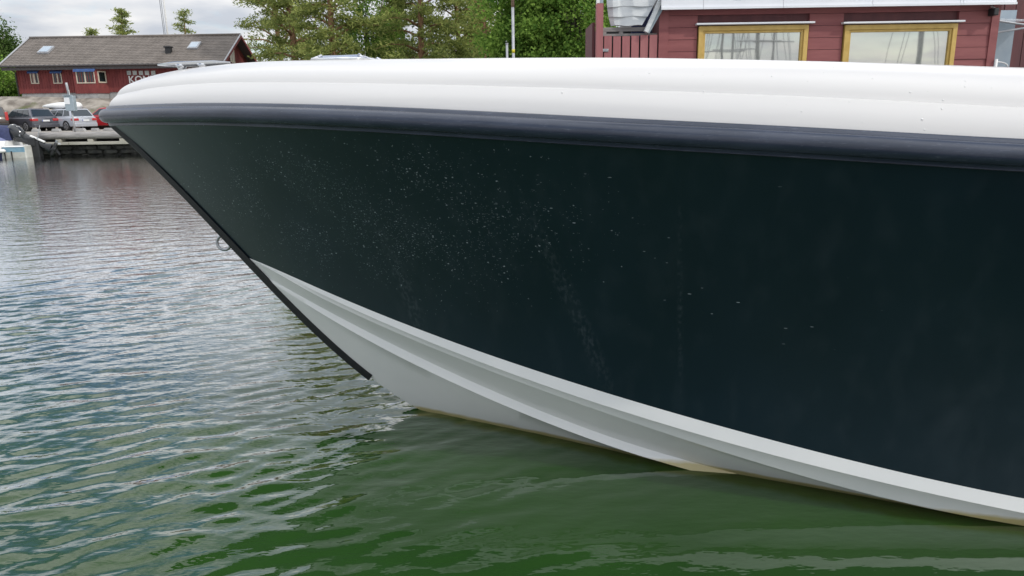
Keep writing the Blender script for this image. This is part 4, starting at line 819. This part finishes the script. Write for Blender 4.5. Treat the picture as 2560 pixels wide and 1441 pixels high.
# ------------------------------------------------------------------ cars
def make_car(name, px, y, heading, col, L=4.6, H=1.48, W=1.78, label='', rails=False, z=PARK, suv=False):
    P = aty(px, 320, y); root = empty(name, (P[0], y, z), heading, label=label, cat='car', group='cars parked behind the far quay')
    pt = paint(name + '_paint_' + label[:12], col); hl = L / 2; cl = .30 if suv else .22; belt = .62 * H if not suv else .60 * H; W2 = W / 2
    # body: side outline lofted across the width
    side = [(-hl + .06, cl + .05), (-hl, cl + .28), (-hl + .02, belt - .16), (-hl + .10, belt), (hl - 1.35, belt - .01), (hl - .75, belt - .09), (hl - .18, belt - .24), (hl, cl + .30), (hl - .06, cl + .04)]
    rows = []
    for yy, sx, top, bot in ((-W2, .955, -.14, .10), (-W2 - .0 + .015, .985, -.06, .03), (-W2 + .09, 1.0, 0, 0), (0, 1.012, .015, 0), (W2 - .09, 1.0, 0, 0), (W2 - .015, .985, -.06, .03), (W2, .955, -.14, .10)):
        rows.append([(x * sx, yy, zz + (top if zz > belt - .30 else 0) * (1.0 if zz > belt - .12 else .4) + (bot if zz < cl + .1 else 0)) for x, zz in side])
    mb = MB(); mb.grid(rows, closed=True); mb.f.append(tuple(range(len(side)))); nb = 6 * len(side); mb.f.append(tuple(nb + k for k in range(len(side) - 1, -1, -1)))
    mb.build('body', pt, root, True, recalc=True, bevel=.035, autosmooth=40)
    # cabin
    rb, fb, rt, ft = -hl + .14, hl - 1.30, -hl + .55, hl - 2.15; wb, wt = W2 - .05, W2 - .24; zt = H
    B = [Vector((rb, -wb, belt - .02)), Vector((fb, -wb, belt - .02)), Vector((fb, wb, belt - .02)), Vector((rb, wb, belt - .02))]; T = [Vector((rt, -wt, zt - .03)), Vector((ft, -wt, zt - .05)), Vector((ft, wt, zt - .05)), Vector((rt, wt, zt - .03))]
    T2 = [Vector((rt + .25, -wt + .2, zt)), Vector((ft - .25, -wt + .2, zt)), Vector((ft - .25, wt - .2, zt)), Vector((rt + .25, wt - .2, zt))]
    mb = MB(); mb.grid([B, T, T2], closed=True); mb.f.append((8, 9, 10, 11)); mb.build('cabin', pt, root, True, recalc=True, bevel=.04, autosmooth=50)
    def face(a, b, c, d, s0, s1, t0, t1, o_=.012):
        def q(s_, t_): return (a * (1 - s_) + b * s_) * (1 - t_) + (d * (1 - s_) + c * s_) * t_
        n_ = (b - a).cross(d - a).normalized(); cen = (a + b + c + d) / 4 - Vector((0, 0, zt * .7))
        n_ = n_ if n_.dot(cen) > 0 else -n_
        return [q(s0, t0) + n_ * o_, q(s1, t0) + n_ * o_, q(s1, t1) + n_ * o_, q(s0, t1) + n_ * o_]
    for (a, b, c, d) in ((B[0], B[1], T[1], T[0]), (B[3], B[2], T[2], T[3])):
        for s0, s1 in ((.09, .30), (.34, .60), (.635, .93)): MB().plate(*face(a, b, c, d, s0, s1, .16, .88), .004).build('side_window', M['car_glass'], root, True)
    MB().plate(*face(B[3], B[0], T[0], T[3], .07, .93, .12, .90), .004).build('rear_window', M['car_glass'], root, True)
    MB().plate(*face(B[1], B[2], T[2], T[1], .05, .95, .06, .95), .004).build('windscreen', M['car_glass'], root, True)
    xb = -hl - .03
    MB().b2(-hl - .075, -hl + .25, -W2 + .05, W2 - .05, cl + .04, cl + .30).build('rear_bumper', pt if not suv else M['black_plastic'], root, True, bevel=.05, segs=3)
    MB().b2(hl - .25, hl + .07, -W2 + .06, W2 - .06, cl + .02, cl + .30).build('front_bumper', pt, root, True, bevel=.05, segs=3)
    p = MB().b2(xb - .012, xb + .02, -.26, .26, belt - .30, belt - .19).build('number_plate', M['plate_white'], root, True); MB().b2(xb - .016, xb - .013, .215, .26, belt - .30, belt - .19).build('plate_band', M['plate_blue'], p, True)
    for s_ in (-1, 1):
        mb = MB()
        if suv: mb.b2(-hl - .02, -hl + .20, min(s_ * (W2 - .20), s_ * (W2 - .02)), max(s_ * (W2 - .20), s_ * (W2 - .02)), belt - .25, belt + .32)
        else: mb.b2(-hl - .025, -hl + .30, min(s_ * (W2 - .40), s_ * (W2 + .006)), max(s_ * (W2 - .40), s_ * (W2 + .006)), belt - .27, belt - .10)
        mb.build('tail_lamp', M['tail_red'], root, True, bevel=.03)
        MB().b2(hl - .42, hl - .03, min(s_ * (W2 - .40), s_ * (W2 - .0)), max(s_ * (W2 - .40), s_ * W2), belt - .34, belt - .20).build('headlight', M['steel'], root, True, bevel=.03)
        mb = MB(); mb.box((fb - .05, s_ * (W2 + .10), belt + .07), (.12, .2, .14)); mb.build('wing_mirror', pt, root, True, bevel=.03)
        if rails: MB().tube([(rt + .1, s_ * (wt - .02), zt - .01), (rt + .2, s_ * (wt - .02), zt + .05), (ft - .2, s_ * (wt - .02), zt + .04), (ft - .1, s_ * (wt - .02), zt - .02)], .018, 6).build('roof_rail', M['dull_steel'], root, True)
        for x in (-hl + .88, hl - .90):
            rr = .335 if suv else .318; yo = s_ * (W2 - .075)
            MB().tube([(x, s_ * (W2 - .22), rr), (x, s_ * (W2 + .004), rr)], rr + .065, 20).build('wheel_arch', M['black_plastic'], root, True)
            w = MB(); w.tube([(x, yo - s_ * .12, rr), (x, yo - s_ * .1, rr), (x, yo + s_ * .075, rr), (x, yo + s_ * .095, rr)], [rr - .03, rr, rr, rr - .03], 20); w = w.build('wheel', M['tyre'], root, True, autosmooth=40)
            mb = MB(); yy = yo + s_ * .098; mb.tube([(x, yy - s_ * .03, rr), (x, yy, rr)], .055, 10)
            for k in range(7):
                a = k * 2 * math.pi / 7; u_ = Vector((math.cos(a), 0, math.sin(a))); v_ = Vector((-math.sin(a), 0, math.cos(a))); c = Vector((x, yy, rr))
                mb.plate(c + u_ * .04 - v_ * .030, c + u_ * .22 - v_ * .024, c + u_ * .22 + v_ * .024, c + u_ * .04 + v_ * .030, .02)
            ring = [(x + .225 * math.cos(a), yy - s_ * .01, rr + .225 * math.sin(a)) for a in np.linspace(0, 2 * math.pi, 19)]; mb.tube(ring, .018, 6, cap=False)
            mb.build('rim', M['alloy'], w, True)
    return root
HD = math.pi - R(24)
make_car('estate_car', -18, 53.2, R(126), (0.055, 0.038, 0.030), 4.7, 1.72, 1.86, 'brown estate car cut off by the left edge', suv=True)
make_car('estate_car', 68, 54.2, R(152), (0.085, 0.087, 0.105), 4.7, 1.56, 1.82, 'dark grey hatchback between the brown car and the silver wagon')
silver = make_car('estate_car', 163, 55.0, R(154), (0.42, 0.44, 0.49), 4.75, 1.52, 1.80, 'silver wagon carrying a long white roof box', rails=True)
make_car('estate_car', 268, 57.6, R(172), (0.42, 0.014, 0.022), 4.2, 1.60, 1.76, 'bright red car half hidden behind the boat bow')
def roof_box():
    a = aty(108, 264, 53.6); b = aty(201, 264, 53.6); L = 3.3; c = (a + b) / 2; z0 = PARK + 1.585
    rows = []
    for f in np.linspace(0, 1, 22):
        x = -L / 2 + L * f; e = min(1, (f / .45) ** .7, ((1 - f) / .10) ** .45 if f < 1 else 0); e = max(e, .04); w = .42 * e; hh = .66 * (e ** .8)
        rows.append([(x, w * math.cos(t), .12 + (1 - e) * .06 + hh * .5 * (math.sin(t) * (1 if math.sin(t) > 0 else .55))) for t in np.linspace(0, 2 * math.pi, 17)[:-1]])
    o = empty('roof_box', (silver.location.x, silver.location.y, PARK + 1.53), R(-12), label='long white roof box on the silver wagon', cat='roof box')
    mb = MB(); mb.grid(rows, closed=True); mb.f.append(tuple(range(16))); mb.f.append(tuple(21 * 16 + k for k in range(15, -1, -1))); mb.build('shell', M['white_paint'], o, True, smooth=True, recalc=True)
    for x in (-.5, .6): MB().b2(x - .03, x + .03, -.62, .62, -.02, .05).build('cross_bar', M['black_plastic'], o, True)
roof_box()

# ------------------------------------------------------------------ service post, poles
def service_post():
    y = QY + 1.4; b = aty(188, 330, y); t = aty(163.5, 207, y)
    o = empty('service_post', (b[0], y, PARK), label='blue grey electrical box on a tall tube at the quay edge', cat='post')
    zt = t[2]; zb0, zb1 = aty(178, 278, y)[2], aty(172, 240, y)[2]
    x = b[0]; MB().tube([(x, y, PARK - .02), (x - .02, y, zb0 + .1)], .055, 8).build('tube', M['galv'], o, smooth=True); MB().tube([(x - .03, y, zb1 - .1), (x - .10, y, zt - .03), (x - .10, y, zt)], [.075, .075, .05], 8).build('upper_tube', M['galv'], o, smooth=True)
    c = MB().b2(x - .28, x + .30, y - .22, y + .12, zb0, zb1).build('cabinet', M['box_grey'], o, bevel=.03); MB().b2(x - .27, x + .07, y - .235, y - .221, zb0 + .42, zb1 - .12).build('notice', M['plate_white'], c)
    MB().b2(x - .32, x + .16, y - .27, y + .05, zb1 + .003, zb1 + .06).build('lid', M['box_grey'], c, bevel=.01)
    MB().tube([(x + .06, y - .1, zb1 + .05), (x + .05, y - .1, zb1 + .34)], .018, 6).build('aerial', M['white_paint'], c)
service_post()
def poles():
    y = 14.0; x = aty(1283, 100, y)[0]; o = empty('lamp_pole', (x, y, NEARQ), label='tall slim grey pole with yellow band standing before the trees', cat='pole')
    zy = aty(1283, 18, y)[2]
    MB().tube([(x, y, NEARQ - .02), (x, y, zy)], .026, 10).build('shaft', M['galv'], o, smooth=True); MB().tube([(x, y, zy), (x, y, 6.4)], .030, 10).build('upper_shaft', M['rust_pole'], o, smooth=True)
    MB().tube([(x, y, aty(1283, 133, y)[2]), (x, y, aty(1283, 124, y)[2])], .0275, 10).build('band', M['yellow'], o, smooth=True)
    y = 14.4; x = aty(1267.5, 120, y)[0]; o = empty('short_post', (x, y, NEARQ), label='short grey post left of the tall slim pole', cat='post')
    MB().tube([(x, y, NEARQ - .02), (x, y, aty(1267, 111, y)[2])], .021, 8).build('shaft', M['galv'], o, smooth=True); MB().tube([(x, y, aty(1267, 111, y)[2]), (x, y, aty(1267, 111, y)[2] + .02)], .026, 8).build('cap', M['galv'], o)
    y = 78.0; x = aty(420, 95, y)[0]; o = empty('flag_mast', (x, y, 3.0), label='thin white mast with stays rising behind the house roof', cat='mast')
    MB().tube([(x, y, 1.9), (x, y, 22)], [.10, .07], 8).build('shaft', M['white_paint'], o, smooth=True)
    for dx, r_ in ((-.30, .035), (-.16, .03)): MB().tube([(x + dx * .6, y - .2, 2.0), (x + dx * 1.4, y - .2, 22)], r_, 5).build('stay', M['dull_steel'], o)
poles()

# ------------------------------------------------------------------ small boats at the far quay
def skiff():
    y = 45.6; P = aty(84, 384, y); x1 = P[0]
    o = empty('small_motorboat', (x1, y, 0), R(6), label='small white and pale blue motorboat with blue cover at the far quay', cat='boat')
    def loft(name, mat, z0, z1, w0, w1, L=5.2, par=o, cap=False):
        rows = []
        for z, w in ((z0, w0), (z1, w1)):
            rows.append([(-L * f, -w * (1 - max(0, (f - .45) / .55) ** 2.2), z + .10 * f * f) for f in np.linspace(0, 1, 16)][::1] + [(-L * f, w * (1 - max(0, (f - .45) / .55) ** 2.2), z + .10 * f * f) for f in np.linspace(1, 0, 16)])
        mb = MB(); mb.grid(rows, closed=True)
        if cap: mb.f.append(tuple(32 + k for k in range(32)))
        return mb.build(name, mat, par, True, recalc=True)
    loft('hull', M['old_white'], -.2, .34, .86, .98); loft('blue_strake', M['pale_blue_paint'], .341, .64, .985, 1.03)
    loft('gunwale', M['white_paint'], .641, .70, 1.07, 1.04, cap=True); dk_ = loft('deck', M['white_paint'], 0, .30, 1.06, .86, L=4.1, cap=True); dk_.location = (-1.05, 0, .70)
    MB().b2(-.06, .05, -.95, .95, -.15, .72).build('transom', M['old_white'], o, True, bevel=.03)
    for xx in (-1.1, -.72): MB().tube([(xx, -1.02, -.02), (xx, -1.03, .4)], .035, 6).build('hull_rib', M['wet_stone'], o, True)
    mb = MB(); mb.tube([(-.2 - .12, -1.02, .32), (-.75, -1.05, .34)], .05, 8)
    # covers
    rows = []
    for f in np.linspace(0, 1, 14):
        x = -1.15 - 2.6 * f; w = .78 * math.sin(math.pi * (.12 + .8 * f)) ** .4; hh = .62 * math.sin(math.pi * (.10 + .55 * f)) ** .8
        rows.append([(x, w * math.cos(t), .95 + hh * max(0, math.sin(t)) ** .7 * (1 + .05 * math.sin(t * 9 + f * 14))) for t in np.linspace(0, math.pi, 20)])
    mb = MB(); mb.grid(rows); mb.f.append(tuple(range(20))); mb.build('faded_cover', M['pale_blue_cloth'], o, True, smooth=True, recalc=True)
    rows = []
    for f in np.linspace(0, 1, 10):
        x = -1.0 - 3.4 * f; rows.append([(x, .2 + .72 * math.cos(t), 1.0 + (.85 + .25 * f) * max(0, math.sin(t)) ** .5) for t in np.linspace(0, math.pi, 16)])
    mb = MB(); mb.grid(rows); mb.f.append(tuple(range(16))); mb.build('navy_hood', M['navy_cloth'], o, True, smooth=True, recalc=True)
    # tilted outboard
    e = empty('outboard_motor', (x1 + .02, y, .55), R(6), label='black outboard motor tilted up on the stern of the small motorboat', cat='outboard motor'); e.scale = (1.4, 1.4, 1.4)
    ax = Vector((math.cos(R(27)), 0, -math.sin(R(27)))); nn = Vector((ax.z * -1, 0, ax.x)); c0 = Vector((-.62, 0, .62))
    def el(mb_, prof):
        mb_.grid([[c0 + ax * a + nn * (h * math.sin(t) + off) + Vector((0, w * math.cos(t), 0)) for t in np.linspace(0, 2 * math.pi, 17)[:-1]] for a, h, w, off in prof], closed=True); return mb_
    mb = el(MB(), [(-.32, .10, .10, .02), (-.28, .26, .20, .02), (-.12, .34, .25, .02), (.14, .33, .25, .0), (.34, .24, .21, -.02), (.42, .14, .14, -.02)]); mb.f.append(tuple(range(16))); mb.build('cowl', M['engine_black'], e, True, smooth=True, recalc=True)
    mb = el(MB(), [(.36, .22, .16, -.04), (.60, .20, .11, -.04), (.95, .15, .09, -.02), (1.25, .14, .08, 0), (1.42, .20, .07, 0), (1.50, .24, .05, 0)]); mb.build('midsection', M['engine_black'], e, True, smooth=True, recalc=True)
    mb = el(MB(), [(1.50, .05, .05, -.25), (1.52, .10, .09, -.05), (1.60, .13, .10, .05), (1.70, .10, .08, .05)]); 
    q = c0 + ax * 1.62; mb.tube([q - nn * .05 - ax * 0.02, q + nn * .0], .05, 8); mb.tube([q - nn * .34, q - nn * .2, q + nn * .22, q + nn * .34], [.03, .085, .085, .05], 10); mb.add([q + ax * .05, q + ax * .30 - nn * .12, q + ax * .30 - nn * .02, q + ax * .08 + nn * .12], [(0, 1, 2, 3)]); mb.build('gearcase', M['black_plastic'], e, True, smooth=True, recalc=True)
    hub = q + nn * .36; mb = MB(); mb.tube([hub - nn * .05, hub + nn * .08], .05, 8)
    for k in range(3):
        a = k * 2.094; d = ax * math.cos(a) + Vector((0, 1, 0)) * math.sin(a); s_ = nn.cross(d)
        mb.add([hub + d * .04, hub + d * .12 + s_ * .07 + nn * .02, hub + d * .2 + s_ * .02, hub + d * .14 - s_ * .08 - nn * .03], [(0, 1, 2, 3)])
    mb.build('propeller', M['dull_steel'], e, True)
    for a, L_, off in ((-.05, .20, .325), (.12, .2, .325)):
        p_ = c0 + ax * (a - .15) + nn * (off + .0); MB().plate(p_ - Vector((0, .10, 0)), p_ + ax * .07 - Vector((0, .10, 0)), p_ + ax * .07 + Vector((0, .10, 0)), p_ + Vector((0, .10, 0)), .02).build('cowl_stripe', M['white_paint'], e, True)
    p_ = c0 + ax * .62 + nn * .17; MB().box(p_ + ax * .28 - Vector((0, .03, 0)), (.62, .14, .07), Matrix.Rotation(R(27), 3, 'Y')).build('leg_stripe', M['white_paint'], e, True, bevel=.02)  # white painted stripe along the outboard leg
    MB().box(c0 + ax * .30 - Vector((0, .25, 0)) + nn * .05, (.05, .02, .08)).build('side_badge', M['dull_steel'], e, True)
    mb = MB(); mb.b2(.0, .32, -.16, .16, -.75, .30); mb.b2(-.10, .20, -.2, .2, .05, .42); mb.build('clamp_bracket', M['black_plastic'], e, True, bevel=.04)
    # pale boat hook leaning up
    a = aty(94, 348, y - .2); b = aty(99.5, 314, y - .2); MBo = MB(); MBo.tube([(0, 0, 0), (b[0] - a[0], 0, b[2] - a[2])], .025, 6); h = MBo.build('boat_hook', M['galv'], None, True); h.location = tuple(a); tag(h, 'thin pale rod standing up behind the outboard motor', 'rod')
    # next boat: only its white bow fender shows
    P = aty(19, 389, 44.6); d = empty('dark_dinghy', (P[0], 44.6, 0), 0, label='dark dinghy with white bow fender at the lower left edge', cat='boat')
    rows = []
    for z, w, rk in ((-.15, .45, .35), (.25, .62, .16), (.50, .70, 0)):
        rows.append([(-rk - 3 * f, -w * min(1, (f * 2.2) ** .6), z) for f in np.linspace(0, 1, 12)] + [(-rk - 3 * f, w * min(1, (f * 2.2) ** .6), z) for f in np.linspace(1, 0, 12)])
    mb = MB(); mb.grid(rows, closed=True); mb.f.append(tuple(48 + k for k in range(24))); mb.build('hull', M['navy_cloth'], d, True, recalc=True)
    for cx, cz, a, b in ((-.18, .44, .24, .13), (-.34, .62, .17, .13)):
        mb = MB(); mb.tube([(cx - a, -.2, cz + .03), (cx - a * .8, -.25, cz + .02), (cx, -.28, cz), (cx + a * .8, -.22, cz), (cx + a, -.16, cz)], [.03, b * .75, b, b * .75, .03], 10); mb.build('fender', M['white_paint'], d, True, smooth=True)
skiff()

# ------------------------------------------------------------------ trees
def blades(cent, spread, n_per, length, width, r, up=0.25):
    """thin quads scattered round each centre"""
    c = np.repeat(cent, n_per, 0); k = len(c); p = c + r.normal(0, 1, (k, 3)) * spread
    d = r.normal(0, 1, (k, 3)); d[:, 2] = d[:, 2] * .7 + up; d /= np.linalg.norm(d, axis=1)[:, None]
    s_ = np.cross(d, r.normal(0, 1, (k, 3))); s_ /= np.linalg.norm(s_, axis=1)[:, None] + 1e-9
    L_ = length * (0.6 + 0.8 * r.random((k, 1))); W_ = width * (0.7 + 0.6 * r.random((k, 1)))
    v = np.stack([p - s_ * W_ * .5, p + d * L_ * .55 - s_ * W_ * .6, p + d * L_, p + d * L_ * .45 + s_ * W_ * .6], 1).reshape(-1, 3)
    return v, np.arange(len(v)).reshape(-1, 4)
def pine(px, y, zbase, H, cb, rad, seed, label, name='pine_tree', nl=40, ntuft=9, npb=34, lean=0.0, mat='pine', top_w=0.45, group='pine trees beyond the harbour', bl=(0.34, 0.085), flat=0.5):
    r = np.random.default_rng(seed); P = aty(px, 145, y); o = empty(name, (P[0], y, zbase), label=label, cat='tree', group=group)
    tp = [np.array([lean * H * f + 0.18 * math.sin(f * 5 + seed), 0.15 * math.sin(f * 4 + seed * 2), H * f]) for f in np.linspace(0, .97, 9)]
    tr = [max(.03, .030 * H * (1 - f) ** .8 * .55 + .03) for f in np.linspace(0, .97, 9)]
    mb = MB(); mb.tube(tp, tr, 8)
    tf = np.linspace(0, .97, 9); tpa = np.array(tp); cents = []
    for k in range(nl):
        f = cb + (1 - cb) * (k + r.random()) / nl; base = np.array([np.interp(f, tf, tpa[:, a]) for a in range(3)]); g = (f - cb) / (1 - cb)
        prof = (math.sin(math.pi * min(1, .18 + .82 * g * .95)) ** .6) * (1 - g) + top_w * g * (1 - g * .6); L_ = rad * max(.14, prof) * (0.65 + .55 * r.random())
        az = k * 2.399 + r.normal(0, .5); rise = 0.10 + .35 * g + r.normal(0, .12); d = np.array([math.cos(az), math.sin(az), rise])
        pts = [base + d * L_ * q + np.array([0, 0, .12 * L_ * math.sin(q * 3.1) - .05 * L_ * q * q]) for q in (0, .35, .7, 1.0)]
        mb.tube(pts, [.055 * L_ ** .5 + .01, .035 * L_ ** .5 + .008, .02, .01], 5)
        for q in range(ntuft):
            t_ = .35 + .65 * (q + r.random()) / ntuft; c = np.array([np.interp(t_, (0, .35, .7, 1), [p_[a] for p_ in pts]) for a in range(3)])
            cents.append(c + r.normal(0, 1, 3) * np.array([.24, .24, .10]) * (L_ ** .5))
    mb.build('trunk', M['bark_pine'], o, True, smooth=True)
    v, q = blades(np.array(cents), np.array([.30, .30, .30 * flat]), npb, bl[0], bl[1], r, .35)
    link('crown', np_mesh('crown', v, q), o, M[mat]); return o
def broadleaf(px, y, zbase, zc, rx, rz, seed, label, mat='leaf', ncl=170, npl=90, leaf=(0.20, 0.13), name='broadleaf_tree', group='broadleaved trees beyond the harbour', droop=0.0):
    r = np.random.default_rng(seed); P = aty(px, 145, y); o = empty(name, (P[0], y, zbase), label=label, cat='tree', group=group); Hc = zc - zbase
    mb = MB(); mb.tube([(0, 0, -.3), (.1, 0, Hc * .5), (0, .1, Hc)], [.22, .16, .09], 8); cents = []
    nl = 16
    for k in range(nl):
        az = k * 2.399; el_ = r.uniform(-.5, 1.3); d = np.array([math.cos(az) * math.cos(el_) * rx, math.sin(az) * math.cos(el_) * rx, math.sin(el_) * rz]) * r.uniform(.65, .95)
        mb.tube([(0, 0, Hc * .55), tuple(d * .5 + np.array([0, 0, Hc * .9])), tuple(d + np.array([0, 0, Hc]))], [.10, .05, .02], 5)
    for k in range(ncl):
        d = r.normal(0, 1, 3); d /= np.linalg.norm(d); rr = r.uniform(.35, 1.0) ** .6; w = 1 + .22 * math.sin(3 * math.atan2(d[1], d[0]) + seed) + .15 * math.sin(7 * d[2] + seed)
        cents.append(np.array([d[0] * rx * rr * w, d[1] * rx * rr * w, Hc + d[2] * rz * rr * w]))
    mb.build('trunk', M['bark_grey'], o, True, smooth=True)
    v, q = blades(np.array(cents), np.array([.40, .40, .32 + droop]), npl, leaf[0], leaf[1], r, -0.15 - droop)
    link('crown', np_mesh('crown', v, q), o, M[mat]); return o
Z0 = 1.6
pine(700, 80, Z0, 19.5, .12, 5.0, 1, 'layered pine at the left end of the row, nearest the house gable', nl=60)
pine(740, 63, Z0, 19, .12, 3.6, 2, 'tall dense pine second in the row from the house', nl=60)
pine(838, 58, Z0, 18, .12, 3.9, 3, 'broad olive green pine behind the deck hatch', nl=66)
pine(1052, 61, Z0, 17.5, .13, 4.2, 5, 'broad pine with brown trunk in the middle of the row', nl=64)
pine(1142, 66, Z0, 14.5, .12, 3.3, 6, 'smaller rounded pine right of the middle pine', nl=50)
pine(985, 70, Z0, 11.5, .10, 3.2, 16, 'low pine filling the gap behind the bright sliver', nl=44)
pine(1222, 57, Z0, 15.5, .30, 2.6, 7, 'sparse pine with bare orange trunk beside the slim pole', nl=26, ntuft=6, npb=30, lean=-.05)
pine(1196, 74, Z0, 11.5, .12, 3.0, 17, 'low pine behind the bare orange trunk', nl=40)
pine(316, 96, 3.6, 11.2, .2, 2.7, 8, 'small pine top over the middle of the house roof', nl=24, ntuft=6, npb=30, flat=.3, top_w=.3)
pine(468, 98, 3.6, 11.4, .2, 2.2, 9, 'small pine top over the right half of the house roof', nl=20, ntuft=6, npb=22, flat=.3, top_w=.3)
pine(236, 104, 3.6, 9.8, .3, 1.3, 10, 'tiny pine top peeking over the left half of the roof', nl=18, ntuft=6, npb=36)
broadleaf(925, 66, Z0, 8.0, 2.7, 5.4, 21, 'bright green tree between the two broad pines', ncl=130)
broadleaf(1330, 50, Z0, 8.2, 3.2, 5.6, 22, 'lush green tree just right of the slim pole', ncl=230, npl=120)
broadleaf(1432, 47.5, Z0, 8.6, 2.9, 6.2, 23, 'lush green tree beside the red gate post', ncl=230, npl=120)
broadleaf(1392, 60, Z0, 7.0, 3.4, 4.6, 24, 'darker green tree behind the lush pair', ncl=200)
broadleaf(2, 78, 2.2, 7.2, 2.1, 4.2, 25, 'drooping birch at the left edge beside the house', mat='birch', ncl=170, npl=120, name='birch_tree', droop=.35)
broadleaf(-25, 70, 2.0, 4.8, 2.6, 2.4, 26, 'bushy green shrub below the birch at the left edge', ncl=90, name='shrub', group='shrubs beside the house')
broadleaf(30, 73, 2.6, 5.2, 1.7, 2.0, 27, 'leafy shrub against the left end of the house', ncl=80, name='shrub', group='shrubs beside the house')
for i, (px, y, s_) in enumerate([(700, 74, 31), (760, 66, 32), (880, 64, 33), (1000, 66, 34), (1120, 64, 35), (1200, 62, 36)]):
    broadleaf(px, y, Z0, 4.6, 3.2, 3.0, s_, ['low thicket at the foot of the house side pine', 'low thicket under the tall dense pine', 'low thicket under the pine behind the hatch', 'low thicket under the middle gap', 'low thicket under the smaller rounded pine', 'low thicket at the foot of the sparse pine'][i], ncl=70, npl=90, name='thicket', group='undergrowth below the pines', mat='pine')

# ------------------------------------------------------------------ behind the camera: jetty and the yachts mirrored in the boathouse windows
def behind():
    j = empty('jetty', (0, 0, .8), label='grey plank jetty the photograph is taken from', cat='jetty')
    for k in range(26): MB().b2(-6 + k * .5, -6 + k * .5 + .485, -2.6, 0.9, .74, .79).build('plank', M['grey_wood'], j)
    for y in (-2.3, .6): MB().b2(-6, 7, y, y + .15, .5, .738).build('beam', M['grey_wood'], j)
    for x in (-5.5, -1, 3, 6.5): MB().tube([(x, .75, -1.5), (x, .75, .49)], .11, 8).build('pile', M['grey_wood'], j)
    labs = ['yacht mast furthest left in the left window reflection', 'yacht second from left in the left window reflection', 'yacht in the middle of the left window reflection', 'yacht furthest right in the left window reflection', 'yacht with thick mast mirrored in the right window']
    for i, (px, yy, rr, lean) in enumerate([(1797, -15, .06, 0), (1824, -17, .055, 0), (1886, -15, .085, .02), (1922, -18, .06, 0), (2281, -15, .10, 0)]):
        x10 = aty(px, 120, 10.0)[0]; x = x10 * (20 - yy - 10 + 0.0 + 0) / 10.0
        x = x10 * ((10 - yy) + 10) / 10.0
        o = empty('sailing_yacht', (x, yy, 0), R(90), label=labs[i], cat='yacht', group='yachts moored behind the camera')
        rows = []
        for z, w, a0, a1 in ((-.3, .5, 2.8, -3.2), (.3, 1.2, 3.6, -3.6), (1.0, 1.4, 4.3, -3.8)):
            rows.append([(a1 + (a0 - a1) * f, -w * (1 - max(0, (f - .4) / .6) ** 2), z) for f in np.linspace(0, 1, 12)] + [(a1 + (a0 - a1) * f, w * (1 - max(0, (f - .4) / .6) ** 2), z) for f in np.linspace(1, 0, 12)])
        mb = MB(); mb.grid(rows, closed=True); mb.f.append(tuple(48 + k for k in range(24))); mb.build('hull', M['white_paint'], o, True, recalc=True)
        MB().b2(-1.2, 1.6, -.75, .75, 1.0, 1.45).build('coachroof', M['white_paint'], o, True, bevel=.1)
        MB().tube([(.6, 0, 1.4), (.6, lean * 10, 12)], rr, 8).build('mast', M['galv'], o, True, smooth=True)
        MB().tube([(.6, 0, 2.3), (-2.9, 0, 2.35)], .06, 8).build('boom', M['galv'], o, True)
        MB().tube([(.6, -1.0, 4.72 + .2 * i), (.6, 1.0, 4.72 + .2 * i)], .03, 6).build('spreader', M['galv'], o, True)
        for p0, p1 in (((4.2, 0, 1.0), (.6, 0, 11.6)), ((-3.7, 0, 1.0), (.6, 0, 12)), ((.6, 1.3, 1.0), (.6, .0, 11)), ((.6, -1.3, 1.0), (.6, 0, 11)), ((.6, 1.3, 1.0), (.6, 0.05, 8)), ((.6, -1.3, 1.0), (.6, -.05, 8))): MB().tube([p0, p1], .014, 5).build('stay', M['dull_steel'], o, True)
behind()
